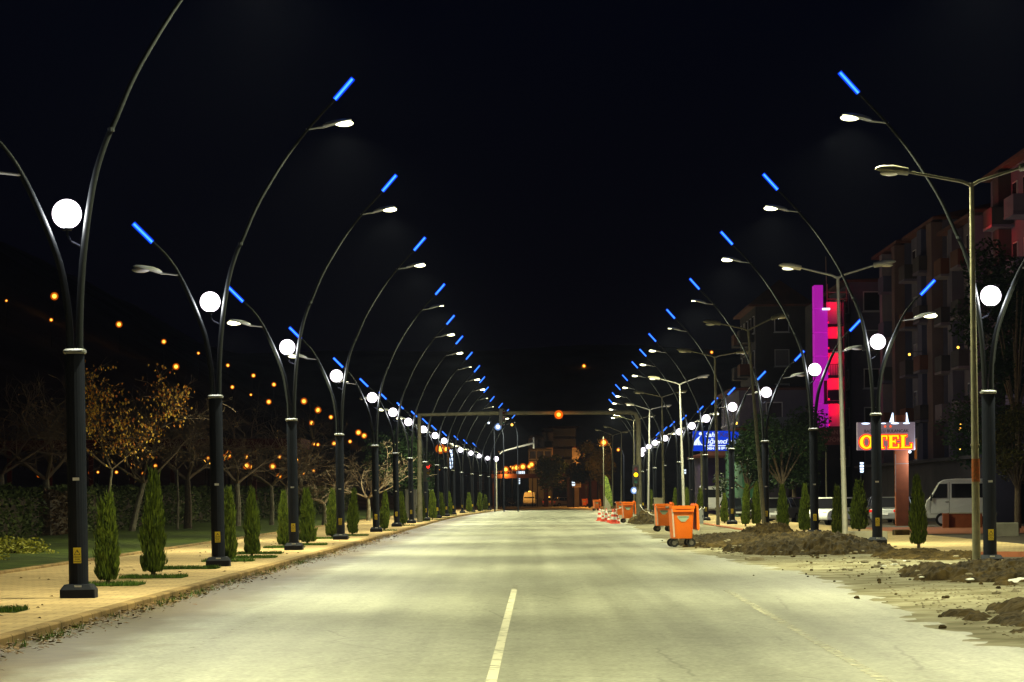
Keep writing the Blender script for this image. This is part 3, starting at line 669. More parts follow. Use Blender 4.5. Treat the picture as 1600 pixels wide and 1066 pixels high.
# ================================================================== CYPRESSES
def cypress_mesh(seed, double=False, R=.30, H=1.0, n=4600, bare=0.0):
    rnd = random.Random(seed); b = MB()
    def rad(t): return R*(.80+.75*t if t < .27 else 1.0)*(max(0, 1-t)**.60 if t > .27 else (1-.27)**.60)*1.15
    tips = [(0, 0, 1.0)] if not double else [(-.09, 0, .90), (.10, .02, 1.0), (-.02, .05, .78)]
    for _ in range(n):
        tx, ty, th = rnd.choice(tips); t = rnd.random()**1.1*.98; a = rnd.random()*2*pi
        lump = 1+.60*noise.noise(Vector((cos(a)*1.8, sin(a)*1.8, t*6+seed*9)))+.30*noise.noise(Vector((cos(a)*4.5, sin(a)*4.5, t*13+seed)))
        q = rad(t)*rnd.uniform(.50, 1.08)**.5*lump
        if double: q *= .72 if t > .35 else .95
        k = min(1, t*1.8); x = tx*k+q*cos(a); y = ty*k+q*sin(a)*.95; z = .05+t*H*th*.93
        # a spray: a flat fan of scale leaves reaching up and out
        L_e = rnd.uniform(.05, .12)*(1.7 if rnd.random() < .05 else 1); w_ = rnd.uniform(.014, .028); out = rnd.uniform(.15, .75)
        dx, dy, dz = cos(a)*L_e*out, sin(a)*L_e*out, L_e*rnd.uniform(.7, 1.0)
        a2 = rnd.random()*pi; wx, wy = cos(a2)*w_, sin(a2)*w_
        b.add([(x, y, z), (x+wx+dx*.5, y+wy+dy*.5, z+dz*.45), (x+dx, y+dy, z+dz), (x-wx+dx*.5, y-wy+dy*.5, z+dz*.55)], [(0, 1, 2, 3)])
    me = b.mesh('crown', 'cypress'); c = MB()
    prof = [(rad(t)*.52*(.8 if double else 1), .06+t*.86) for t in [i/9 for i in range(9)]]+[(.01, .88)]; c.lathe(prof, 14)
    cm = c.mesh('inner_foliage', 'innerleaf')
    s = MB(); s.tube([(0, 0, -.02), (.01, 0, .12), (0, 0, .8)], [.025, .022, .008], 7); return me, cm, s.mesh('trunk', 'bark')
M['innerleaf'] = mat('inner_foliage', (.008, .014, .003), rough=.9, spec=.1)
CY = [cypress_mesh(1), cypress_mesh(2, R=.25), cypress_mesh(3, R=.21), cypress_mesh(4, True, R=.30), cypress_mesh(5, R=.27)]
def cypress(px, py, Y, h, wid, v, label, z=.12):
    p = at(px, py, Y); t = thing('cypress_shrub', label, 'cypress', (p.x, Y, z), random.random()*6, 'young cypresses planted beside the lamp posts')
    t.rotation_euler = (random.gauss(0, .025), random.gauss(0, .025), random.random()*6)
    cr, inn, tr = CY[v]; base = [.30, .25, .21, .30, .27][v]*1.2; sx = (wid/2)/base
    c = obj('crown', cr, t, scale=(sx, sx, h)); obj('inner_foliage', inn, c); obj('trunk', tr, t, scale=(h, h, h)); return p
pits = []
CL = [(168, 915, 53.7, 1.62, .50, 3, 'twin-tipped young cypress standing right behind the nearest lamp post'),
      (240, 903, 58.6, 2.05, .52, 0, 'tall tapering young cypress, second along the tan pavement'),
      (357, 878, 73.5, 1.75, .42, 1, 'young cypress half hidden behind the second lamp post of the pavement row'),
      (394, 872, 77.5, 1.74, .46, 0, 'neat cone cypress between the second and third pavement lamp posts'),
      (444, 856, 93, 1.7, .46, 4, 'young cypress half hidden behind the third lamp post of the pavement row'),
      (481, 850, 98, 1.80, .60, 4, 'broad dense cypress just past the third pavement lamp post'),
      (519, 843, 113, 1.82, .5, 4, 'young cypress half hidden behind the fourth lamp post of the pavement row'),
      (551, 838, 121, 1.88, .46, 1, 'dark slim cypress just past the fourth pavement lamp post'),
      (600, 829, 139, 1.8, .45, 1, 'young cypress showing behind the fifth pavement lamp post'),
      (630, 822, 163, 1.8, .5, 4, 'young cypress by the sixth pavement lamp post')]
far = [(658, 811, 193, 1.75), (676, 811, 204, 1.95), (690, 807, 224, 1.85), (702, 805, 245, 1.9), (733, 800, 292, 1.9), (750, 798, 312, 1.95), (758, 797, 330, 1.7)]
for i, (px, py, Y, h) in enumerate(far): CL.append((px, py, Y, h, .62, i % 3, 'distant young cypress by the pavement row, %s from the front of the far ones' % ORD[i] if i else 'distant young cypress by the pavement row, just past the signal mast post'))
for c in CL:
    p = cypress(*c); pits.append((p.x, p.y))
CR = [(1435, 858, 82.7, 1.95, .48, 1, 'tall slim cypress in front of the parked white van'),
      (1343, 829, 118, 1.98, .74, 0, 'broad bright green cypress beyond the old pale pole'),
      (1310, 840, 106, 1.72, .45, 2, 'dark cypress half hidden by the old pale street light pole'),
      (1257, 834, 117, 1.85, .50, 4, 'pale green cypress touching the third verge lamp post'),
      (1224, 833, 119, 1.85, .48, 1, 'dark columnar cypress standing alone between verge lamp posts'),
      (1182, 823, 143, 2.0, .56, 0, 'cypress close behind the leaning old pole'),
      (1165, 824, 142, 1.95, .46, 1, 'cypress a step away from the leaning old pole, the slimmer of the pair'),
      (1132, 819, 159, 1.55, .46, 4, 'small cypress between the hostel sign and the fifth verge lamp post'),
      (1095, 812, 182, 1.9, .5, 0, 'far cypress in front of the white minibus rear'),
      (1075, 810, 200, 1.95, .5, 1, 'far cypress just behind the front orange bin'),
      (1054, 806, 222, 2.0, .5, 4, 'far cypress showing above the second orange bin'),
      (1018, 800, 282, 2.0, .6, 1, 'farthest cypress of the verge row, near the signal mast')]
for c in CR:
    p = cypress(*c, z=.13 if c[2] > 80 else .1)
# grass squares round the pavement cypresses
b = MB(); g = MB()
for x, y in pits+[(-7.6, 41.5), (-7.4, 83.3), (-7.4, 66)]:
    w2 = .62; b.quad((x-w2, y-w2, .126), (x+w2, y-w2, .126), (x+w2, y+w2, .126), (x-w2, y+w2, .126))
    blades(g, 1100 if y < 130 else 260, lambda: (x+random.uniform(-w2, w2), y+random.uniform(-w2, w2)), (.03, .09), .012, .6, lambda a, c: .126)
struct('planting_soil', b.mesh('planting_soil', LM)); tag(obj('grass', g.mesh('grass', 'grass')), 'short green grass filling the square planting pits', 'grass', None, 'stuff')

# ================================================================== HEDGE, LAWN SHRUBS
def hedge(y0, y1, x, z0, hgt, dep, m, label, dens=48, leaf=.10):
    b = MB(); n = int((y1-y0)*(hgt+dep)*dens)
    for _ in range(n):
        y = random.uniform(y0, y1); u = random.random()*(hgt+dep*1.0); bumpy = .45*noise.noise(Vector((y*.55, u, 2)))+.28*noise.noise(Vector((y*1.8, u*2, 5)))
        if u < hgt: px_, pz = x+bumpy-random.random()**2*.25, z0+u
        else: px_, pz = x-(u-hgt), z0+hgt+bumpy*.8-random.random()**2*.2
        if pz > z0+hgt*.85 and u < hgt: px_ -= (pz-z0-hgt*.85)*.8
        a, c = random.random()*6.3, random.uniform(-.9, .9); s = leaf*random.uniform(.7, 1.4)
        d1 = Vector((cos(a)*cos(c), sin(a)*cos(c), sin(c)))*s; d2 = d1.orthogonal().normalized()*s*.5; P = Vector((px_, y, pz))
        b.add([P-d1, P+d2, P+d1, P-d2], [(0, 1, 2, 3)])
    # near end face
    for _ in range(int(hgt*dep*dens*1.3)):
        P = Vector((x-random.random()*dep, y0+random.random()**2*.3, z0+random.random()*hgt)); a, c = random.random()*6.3, random.uniform(-.9, .9); s = leaf*random.uniform(.7, 1.4)
        d1 = Vector((cos(a)*cos(c), sin(a)*cos(c), sin(c)))*s; d2 = d1.orthogonal().normalized()*s*.5
        b.add([P-d1, P+d2, P+d1, P-d2], [(0, 1, 2, 3)])
    t = thing('hedge', label, 'hedge', (0, 0, 0), 0, 'clipped hedges behind the pavement'); obj('foliage', b.mesh('foliage', m), t)
    c = MB(); c.box((x-dep/2-.18, (y0+y1)/2, z0+hgt/2-.18), (dep-.1, y1-y0-.5, hgt-.1)); obj('branches', c.mesh('branches', 'bark'), t)
hedge(100, 124, -19.9, .15, 1.9, 2.2, 'hedge', 'leafy green hedge nearest the camera, behind the first lamp post')
hedge(124.5, 131, -19.6, .15, 1.8, 2.0, 'hedgered', 'reddish-leaved clump in the hedge beside the first lamp post')
hedge(131.5, 158, -19.9, .15, 2.0, 2.2, 'hedge', 'long dark green hedge between the first and second lamp posts')
hedge(160, 196, -20.1, .15, 2.1, 2.2, 'hedge', 'clipped hedge behind the second pavement lamp post', 45)
hedge(201, 245, -20.1, .2, 2.2, 2.2, 'hedge', 'far hedge between the second and third lamp posts', 30, .1)
hedge(250, 330, -19, .2, 2.4, 2.2, 'hedge', 'most distant hedge fading into the dark park', 16, .14)
def leafball(name, label, cat, c, r, sc, m, n, leaf, group=None, trunk=None):
    b = MB()
    for _ in range(n):
        v = Vector((random.gauss(0, 1), random.gauss(0, 1), random.gauss(0, 1))).normalized(); q = random.random()**.35*(1+.5*noise.noise(v*2+Vector(c)*.1))
        P = Vector((v.x*r*sc[0]*q, v.y*r*sc[1]*q, max(0.0, (v.z*r*sc[2]*q)+r*sc[2]*.4)))
        a, cc = random.random()*6.3, random.uniform(-.9, .9); s = leaf*random.uniform(.7, 1.4)
        d1 = Vector((cos(a)*cos(cc), sin(a)*cos(cc), sin(cc)))*s; d2 = d1.orthogonal().normalized()*s*.5; b.add([P-d1, P+d2, P+d1, P-d2], [(0, 1, 2, 3)])
    t = thing(name, label, cat, c, 0, group); obj('foliage', b.mesh('foliage', m), t)
    s_ = MB()
    for k in range(5): a = k*1.3; s_.tube([(0, 0, 0), (cos(a)*r*.4, sin(a)*r*.4, r*sc[2]*.8)], [.03, .01], 5)
    obj('stem', s_.mesh('stem', 'bark'), t); return t
p = at(22, 872, 86); leafball('low_shrub', 'low golden-yellow shrub on the lawn near the first lamp post', 'shrub', (p.x, 86, .1), .75, (1.6, 1, .5), 'gold', 1600, .045)
p = at(6, 880, 80); leafball('low_shrub', 'small dark yellow tuft at the lawn edge beside the golden shrub', 'shrub', (p.x, 78, .1), .35, (1.4, 1, .5), 'gold', 300, .04)

# ================================================================== TREES
def bare_tree(label, px, Y, h, spread, seed, trunk_r=.16, m='palebark', lean=0, fork=.35, leaves=None, nleaf=0, levels=5, z0=.2, group='bare winter trees in the park', kids=(4, 4, 3, 3), box=(-9, 9)):
    rnd = random.Random(seed); x = at(px, 790, Y).x
    t = thing('bare_tree', label, 'tree', (x, Y, z0), 0, group)
    tr = MB(); br = MB(); tips = []
    H0 = h*fork; top = Vector((lean*H0, 0, H0)); tr.tube([(0, 0, -.2), (lean*H0*.4+.05, 0, H0*.5), tuple(top)], [trunk_r*1.15, trunk_r*.9, trunk_r*.75], 8)
    def grow(P, d, L, r, lev):
        n = 4; pts = [P.copy()]; q = P.copy(); dd = d.copy()
        for i in range(n):
            dd = (dd+Vector((rnd.gauss(0, .16), rnd.gauss(0, .16), rnd.gauss(-.02 if lev > 2 else .05, .10)))).normalized(); q = q+dd*L/n; pts.append(q.copy())
        br.tube(pts, [max(.006, r*(1-.55*i/n)) for i in range(n+1)], 5 if lev < 2 else 3)
        if lev >= levels: tips.append(q); return
        for _ in range(kids[min(lev, len(kids)-1)]):
            k = rnd.randint(1, n); ax = Vector((rnd.gauss(0, 1), rnd.gauss(0, 1), rnd.gauss(0, .45))).normalized()
            nd = (dd*.75+ax*.75+Vector((0, 0, .12))).normalized(); tips.append(pts[k]); grow(pts[k], nd, L*rnd.uniform(.55, .8), r*.5, lev+1)
    for k in range(4):
        a = 2*pi*k/4+rnd.random(); grow(top, Vector((cos(a)*spread, sin(a)*spread, 1)).normalized(), h*.34, trunk_r*.5, 1)
    obj('trunk', tr.mesh('trunk', m, True), t); obj('branches', br.mesh('branches', 'twig'), t)
    if leaves:
        b = MB()
        for _ in range(nleaf):
            P = rnd.choice(tips)
            for _k in range(12):
                if box[0] < P.x < box[1] and P.z < 6.9: break
                P = rnd.choice(tips)
            P = P+Vector((rnd.gauss(0, .12), rnd.gauss(0, .12), rnd.gauss(-.08, .12))); a = rnd.random()*6.3; s = rnd.uniform(.035, .095)
            d1 = Vector((cos(a)*.4, sin(a)*.4, -1)).normalized()*s; d2 = Vector((-sin(a), cos(a), 0))*s*.55; b.add([P, P+d1*.6+d2, P+d1*1.5, P+d1*.6-d2], [(0, 1, 2, 3)])
        obj('leaves', b.mesh('leaves', leaves), t)
    return t
bare_tree('bare tree with a pale thick trunk standing next to the first lamp post', 72, 132, 6.8, 1.5, 11, .20, leaves='deadleaf', nleaf=500)
bare_tree('thin young tree still holding yellow and orange leaves lit by the globe', 160, 112, 6.2, 1.8, 12, .07, leaves='autumn', nleaf=1700, fork=.42, levels=5, lean=.14, box=(-.9, 3.2))
bare_tree('leaning bare tree between the first and second lamp posts', 204, 140, 6.4, 1.9, 13, .15, lean=.28, leaves='deadleaf', nleaf=500)
bare_tree('slender bare tree with a thin light stem before the second lamp post', 277, 148, 5.9, 1.3, 14, .06, fork=.5)
bare_tree('bare tree with a thick dark trunk beside the second lamp post', 293, 152, 7.0, 1.6, 15, .20, m='bark')
bare_tree('bare tree with a yellowish lit trunk just past the second lamp post', 371, 165, 6.6, 1.5, 16, .17, leaves='deadleaf', nleaf=350)
bare_tree('forked bare tree halfway between the second and third lamp posts', 424, 172, 6.3, 1.4, 17, .13)
bare_tree('slim bare tree close to the third lamp post', 448, 185, 6.2, 1.3, 18, .10)
bare_tree('bare tree at the very edge of the view behind the hedge', 2, 128, 7.4, 1.6, 19, .16)
bare_tree('low-branching bare tree with spreading pale boughs by the fourth lamp post', 506, 176, 5.6, 1.9, 20, .15, fork=.20)
bare_tree('wide bare tree with long level boughs behind the fifth lamp post', 575, 200, 6.6, 2.2, 21, .14, fork=.22)
bare_tree('distant bare tree in the dark park behind the hedge gap', 340, 215, 9.5, 1.2, 22, .2, m='bark')
bare_tree('second distant bare tree deep in the dark park', 120, 210, 10.5, 1.3, 23, .2, m='bark')
bare_tree('third distant bare tree showing over the forked tree', 470, 240, 9.5, 1.2, 24, .2, m='bark')
def leafy_tree(label, px, Y, h, r, m, n, leaf, seed, z0=0, group='leafy trees', tr=.16, zc=.62, name='leafy_tree'):
    rnd = random.Random(seed); x = at(px, 790, Y).x; t = thing(name, label, 'tree', (x, Y, z0), 0, group)
    s = MB(); s.tube([(0, 0, -.1), (.05, 0, h*.3), (.0, .05, h*.6), (.1, 0, h*.85)], [tr, tr*.8, tr*.5, .03], 8)
    cl = []
    for k in range(14):
        a = rnd.random()*6.3; e_ = rnd.uniform(-.7, 1); q = rnd.uniform(.35, .8); c = Vector((cos(a)*r*q, sin(a)*r*q, h*zc+e_*h*.3)); cl.append((c, r*rnd.uniform(.32, .5)))
        s.tube([(0, 0, h*.35), tuple(c*.6+Vector((0, 0, h*.2))), tuple(c)], [tr*.35, tr*.2, .015], 5)
    b = MB()
    for _ in range(n):
        c, cr = rnd.choice(cl); v = Vector((rnd.gauss(0, 1), rnd.gauss(0, 1), rnd.gauss(0, .8))).normalized()*cr*rnd.random()**.4; P = c+v
        a, cc = rnd.random()*6.3, rnd.uniform(-.9, .9); q = leaf*rnd.uniform(.6, 1.4); d1 = Vector((cos(a)*cos(cc), sin(a)*cos(cc), sin(cc)))*q; d2 = d1.orthogonal().normalized()*q*.5
        b.add([P-d1, P+d2, P+d1, P-d2], [(0, 1, 2, 3)])
    obj('trunk', s.mesh('trunk', 'bark', True), t); obj('crown', b.mesh('crown', m), t); return t
leafy_tree('dark evergreen behind the fifth and sixth pavement lamp posts', 618, 225, 6.5, 2.6, 'darkleaf', 5000, .13, 31)
leafy_tree('second dark evergreen beside the signal mast foot', 640, 250, 6, 2.4, 'darkleaf', 4000, .13, 32)
leafy_tree('dense dark tree between the hotel banner and the green building', 1222, 165, 6.2, 2.7, 'darkleaf', 7000, .11, 33)
leafy_tree('small leafy tree with a pale slim trunk beyond the nearest verge post', 1590, 120, 4.9, 1.3, 'brightleaf', 4200, .07, 34, zc=.68, tr=.07)
leafy_tree('dark broad tree in front of the apartment block past the white van', 1560, 158, 6.5, 3.0, 'darkleaf', 7000, .11, 35)
leafy_tree('tall dark tree reaching up beside the nearest verge lamp globe', 1590, 135, 13.5, 2.6, 'darkleaf', 9000, .12, 36, zc=.6)
leafy_tree('tree glowing orange under sodium lamps, beyond the tilted banner', 921, 420, 10.5, 3.2, 'brightleaf', 6000, .2, 37)
leafy_tree('second orange-lit tree behind the tilted banner', 936, 400, 9.0, 2.4, 'brightleaf', 4500, .2, 38)
leafy_tree('dark round tree before the grey building at the road end', 862, 470, 8, 3.2, 'darkleaf', 4000, .2, 39)
leafy_tree('dark tree under the blue hostel sign', 1168, 190, 5.2, 1.8, 'darkleaf', 3500, .12, 40)
leafy_tree('dark tree over the parked cars near the hotel banner', 1240, 185, 5.4, 1.8, 'darkleaf', 3500, .12, 41)

# ================================================================== ORANGE HILLSIDE LAMPS
hl = [(85, 463, 6), (80, 500, 3), (186, 507, 5), (256, 534, 4), (275, 573, 5), (310, 552, 2.4), (356, 571, 3), (363, 605, 3.2), (396, 587, 3.4), (428, 601, 3.6), (392, 617, 2.2), (420, 628, 4.2), (475, 627, 5), (497, 641, 5), (517, 652, 3.6), (487, 661, 3.2), (490, 694, 2.4), (497, 695, 2.4), (462, 719, 4.6), (437, 698, 2), (426, 729, 4), (436, 744, 3.2), (385, 714, 2.8), (357, 708, 3), (352, 715, 4), (358, 712, 3), (321, 720, 3), (327, 724, 3), (325, 716, 2.2), (385, 728, 4.2), (394, 730, 3), (437, 714, 2.6), (141, 739, 2.4), (153, 738, 1.8), (182, 738, 2.2), (224, 740, 2.2), (243, 728, 2.4), (560, 676, 3.6), (569, 681, 3.4), (522, 693, 3), (547, 690, 2.4), (474, 740, 1.8), (490, 736, 2), (10, 470, 2.2), (110, 560, 2)]
hl_seen = {}
hl.sort()
for i, (px, py, r) in enumerate(hl):
    Y = 300.0; ok = False
    while Y < 960:
        p = at(px, py, Y)
        if hill_h(p.x, Y)+5.2 >= p.z: ok = True; break
        Y += 4
    if p.z < 5.2: Y = 300; p = at(px, py, Y)
    rr = r*(.78 if py > 660 else .6)*Y/F; g = max(hill_h(p.x, Y)-.2, 0) if ok else 0
    deep = 'high on the dark hill' if py < 560 else 'halfway down the dark hill' if py < 660 else 'low behind the park trees'
    near = 'past the nearest lamp post' if px < 130 else 'between the first and second lamp posts' if px < 330 else 'between the second and third lamp posts' if px < 455 else 'between the third and fourth lamp posts' if px < 530 else 'beyond the fourth lamp post'
    k = hl_seen[(deep, near)] = hl_seen.get((deep, near), -1)+1
    size_ = 'large' if r >= 4 else 'small' if r < 2.6 else 'mid-sized'
    t = thing('hillside_lamp', '%s orange lamp %s, %s from left %s' % (size_, {'high on the dark hill': 'high on the hill', 'halfway down the dark hill': 'midway down the hill', 'low behind the park trees': 'low behind the trees'}[deep], 'first' if k == 0 else ORD[k], near.replace('between the ', 'between ').replace(' lamp posts', ' posts').replace('past the nearest lamp post', 'by the nearest post').replace('beyond the fourth lamp post', 'beyond the fourth post')), 'hillside lamp', (p.x, Y, g), 0, 'orange lamps, %s %s' % (deep, near))
    b = MB(); b.tube([(0, 0, -.5), (0, 0, p.z-g)], [.09, .05], 6); obj('post', b.mesh('post', 'steel'), t)
    b = MB(); b.sphere((0, 0, p.z-g), rr, 12, 8); o = obj('bulb', b.mesh('bulb', 'sodium_core', True), t)
    b = MB(); b.sphere((0, 0, p.z-g), rr*1.75, 14, 9); obj('globe', b.mesh('globe', 'sodium', True), t)  # outer shell is the lamp's halo, painted as a glowing surface

# sodium street lights at the far end of the road
def sodium_light(px, py, Y, r, label, base=0.0, arm=0.0, power=0, core='sodium_core', shell='sodium', group='orange street lights at the far end'):
    p = at(px, py, Y); t = thing('sodium_street_light', label, 'street light', (p.x+arm, Y, base), 0, group); z = p.z-base
    b = MB(); b.tube([(0, 0, 0), (0, 0, z*.9), (-arm*.5, 0, z+.2), (-arm, 0, z+.25)], [.08, .06, .05, .04], 8); obj('pole', b.mesh('pole', 'steel', True), t)
    rr = r*.62*Y/F; b = MB(); b.sphere((-arm, 0, z), rr, 14, 9); obj('lamp_bulb', b.mesh('lamp_bulb', core, True), t)
    if shell: b = MB(); b.sphere((-arm, 0, z), rr*1.8, 16, 10); obj('lamp_halo', b.mesh('lamp_halo', shell, True), t)  # added glowing shell imitates the halo round the bulb
    if power: lamp('POINT', 'sodium_glow', t, (-arm, -rr*2.2, z-rr*2.2), power*.7, (1, .42, .06), .3)
for a in [(790, 734, 470, 5, 'first orange light over the footbridge', 0, -.8, 1100), (802, 731.5, 520, 3.4, 'small orange light second along the footbridge', 0, -.8, 0), (807.5, 731, 500, 5, 'orange light third along the footbridge', 0, -.8, 1100), (817, 729.5, 520, 5, 'orange light above the lit white sign', 0, .8, 0),
          (827, 729, 480, 3.6, 'lower lamp of the double-headed orange street light', 0, .5, 250), (830.5, 726, 480, 4.6, 'upper lamp of the double-headed orange street light', 0, .9, 300), (866.5, 720.5, 500, 5, 'lone orange street light before the grey building', 0, .8, 900),
          (914, 714, 430, 5.4, 'orange street light lowest in the cluster by the orange tree', 0, .8, 4500), (925, 709, 470, 3.8, 'orange street light second in the cluster by the orange tree', 0, .8, 1500), (936.5, 703, 450, 4, 'orange street light third in the cluster by the orange tree', 0, 1, 1500),
          (938, 697.5, 420, 5, 'orange street light fourth in the cluster by the orange tree', 0, 1, 2500), (943.5, 691.5, 390, 5.4, 'highest orange street light of the cluster by the orange tree', 0, 1, 2500),
          (688, 701.5, 300, 7, 'bright starry orange light behind the eighth pavement lamp post', 0, .8, 600), (697.5, 702, 300, 5, 'smaller orange light touching the starry one', 0, .8, 0), (686, 733, 360, 2, 'tiny amber light low between the pavement posts', 0, .5, 0),
          (966, 703, 330, 2.6, 'small orange light just before the signal mast post', 0, .6, 0), (952.5, 709, 500, 1.4, 'pinprick orange light between cluster and mast', 0, .6, 0),
          (912.5, 572, 850, 3, 'lone orange light high on the far hill above the road end', 40, .8, 0), (1112, 550.5, 820, 2.6, 'lone orange light high on the hill over the verge row', 34, .8, 0), (798, 729.6, 540, 1.6, 'faint yellow light behind the footbridge lights', 0, .6, 0), (779.5, 706, 400, 0.5, 'faint dot light by the old white arm', 0, .5, 0)]: sodium_light(*a)
M['coolshell'] = glow('cool_halo', (.3, .5, 1.0), 1.0, clear=.5)  # bluish emissive shell, painted halo of the white lamps
sodium_light(778, 667, 330, 5, 'bluish white light hanging between the far pavement posts', 0, .6, 0, 'coolwhite', 'coolshell', 'cool white lights')
sodium_light(763.6, 661, 330, 2.4, 'small white light beside the bluish white one', 0, .6, 0, 'coolwhite', None, 'cool white lights')
sodium_light(991, 766.5, 260, 5, 'low white floodlight beside the signal mast foot', 0, .6, 0, 'coolwhite', 'coolshell', 'cool white lights')
sodium_light(800, 664, 330, 3, 'warm lamp tucked behind the far lit heads', 0, .6, 0, 'sodium_core', None, 'cool white lights')

# old pole at the end of the pavement row with its long raised arm
Y = 354; p0 = at(776, 790, Y); g_ = at(775.2, 717.2, Y); t = thing('old_arm_light', 'thin pale pole with globe and long raised white arm at the row end', 'street light', (p0.x, Y, .1))
b = MB(); b.tube([(0, 0, 0), (0, 0, g_.z-.3)], [.09, .06], 8); obj('pole', b.mesh('pole', 'galv', True), t)
b = MB(); b.sphere((g_.x-p0.x, 0, g_.z-.1), .29, 20, 12); obj('globe', b.mesh('globe', 'globe', True), t)
A = [at(781, 709.5, Y), at(786, 705, Y), at(808, 699, Y), at(834, 692.5, Y)]; b = MB(); b.tube([(q.x-p0.x, 0, q.z-.1) for q in A], [.06, .08, .10, .12], 8); obj('arm', b.mesh('arm', M['white'], True), t)
q = at(833.8, 692, Y); b = MB(); b.box((q.x-p0.x, 0, q.z-.1), (.16, .12, 1.35)); obj('tip_bar', b.mesh('tip_bar', 'white'), t)
lamp('POINT', 'globe_light', t, (g_.x-p0.x, 0, g_.z-.1), P_GLOBE*.7, (.97, .94, .90), .2)

# ================================================================== WASTE BINS
def bin_(px, py, Y, label, rz=.10, lid=True, sc=1.0, body='orange_bin', badge=True, flip=1):
    p = at(px, py, Y); t = thing('wheeled_bin', label, 'waste bin', (p.x, Y+.55, .02), rz, 'orange wheeled waste bins', sc)
    # body: tapered tub with rounded corners, thick rim
    b = MB(); loft(b, [(rrect(.52, .98, .05), .25), (rrect(.54, 1.0, .05), .28), (rrect(.63, 1.16, .06), 1.10), (rrect(.69, 1.24, .05), 1.11), (rrect(.70, 1.25, .05), 1.20), (rrect(.63, 1.18, .04), 1.20), (rrect(.60, 1.12, .04), 1.05)])
    bo = obj('body', b.mesh('body', body, True), t)
    b = MB()
    for x in (-.22, 0, .22): b.add([(x-.012, -.5, .30), (x+.012, -.5, .30), (x+.014, -.585, 1.10), (x-.014, -.585, 1.10), (x-.012, -.512, .30), (x+.012, -.512, .30), (x+.014, -.597, 1.10), (x-.014, -.597, 1.10)], [(4, 5, 6, 7), (0, 4, 7, 3), (5, 1, 2, 6)])
    obj('rib', b.mesh('rib', body), bo) if False else None
    b = MB(); b.prism([(-.31, 1.03), (.31, 1.03), (.31, 1.105), (.23, 1.105), (.22, 1.08), (-.22, 1.08), (-.23, 1.105), (-.31, 1.105)], -.615, -.56); obj('rim_skirt', b.mesh('rim_skirt', body), t)
    b = MB(); b.tube([(-.45, 0, 1.15), (.45, 0, 1.15)], .035, 10); obj('trunnion', b.mesh('trunnion', 'castergrey', True), t)
    b = MB(); b.box((-.315, -.575, .70), (.045, .05, .82)); b.v = [(x+(1.10-z)*.07, y+(1.10-z)*.095, z) for x, y, z in b.v]; obj('reflective_strip', b.mesh('reflective_strip', 'reflect'), t)
    if badge:
        zz = .84; f = lambda z: -.5-(z-.28)/.82*.08-.012
        b = MB(); poly = [(-.17, zz+.07), (.17, zz+.07), (.165, zz+.01), (.06, zz-.10), (-.06, zz-.10), (-.165, zz+.01)]
        b.add([(x, f(z), z) for x, z in poly]+[(x, f(z)+.03, z) for x, z in poly], [tuple(range(5, -1, -1))]+[(i, (i+1) % 6, (i+1) % 6+6, i+6) for i in range(6)])
        bd = obj('badge', b.mesh('badge', 'badge'), t)
        b = MB()
        for k in range(8):   # small worn print, too blurred to read
            x = -.135+k*.038; b.add([(x, f(zz+.02)-.003, zz+.02), (x+.028, f(zz+.02)-.003, zz+.02), (x+.028, f(zz+.05)-.003, zz+.05), (x, f(zz+.05)-.003, zz+.05)], [(0, 1, 2, 3)])
        obj('badge_print', b.mesh('badge_print', 'badge_dark'), bd)
    if lid:
        b = MB(); pr = [(.36, 1.27), (.44, 1.22), (.475, .54), (.45, .48), (.40, .52), (.39, 1.10)]; b.prism([(x*flip, z) for x, z in pr], -.58, .60); obj('lid', b.mesh('lid', body), t)
        b = MB(); b.tube([(.375*flip, -.6, 1.22), (.375*flip, .6, 1.22)], .03, 8); obj('hinge', b.mesh('hinge', body, True), t)
    for sx in (-1, 1):
        for sy in (-1, 1):
            x, y = .20*sx, .40*sy; c = MB(); c.box((x, y, .235), (.12, .12, .03)); c.box((x+.02, y-.035, .18), (.07, .012, .12)); c.box((x+.02, y+.035, .18), (.07, .012, .12)); co = obj('caster', c.mesh('caster', 'castergrey'), t)
            wm = MB(); wm.tube([(x+.05*sx, y-.028, .125), (x+.05*sx, y+.028, .125)], .125, 20); obj('wheel', wm.mesh('wheel', 'rubber', True), co)
            wm = MB(); wm.tube([(x+.05*sx, y-.034, .125), (x+.05*sx, y+.034, .125)], .065, 14); obj('hub', wm.mesh('hub', 'castergrey', True), co)
    return t
bin_(1066, 856, 93.5, 'front orange wheeled bin with grey-green badge and lid hanging off its side', .06, sc=1.08)
bin_(1036.5, 831, 134, 'second orange wheeled bin partly hidden by the front one, beside the cream cabinet', .05, sc=1.04)
bin_(981, 817, 179, 'orange wheeled bin standing beside the traffic cones with its lid folded down', .03, sc=1.04)
bin_(970, 806, 214, 'orange bin tucked behind the one by the cones, only its top showing', .0, lid=False)
bin_(932, 797, 330, 'lone dull orange bin far along the road edge before the tilted banner', .1)
bin_(913, 791, 440, 'tiny farthest orange bin at the dark end of the road', .1)

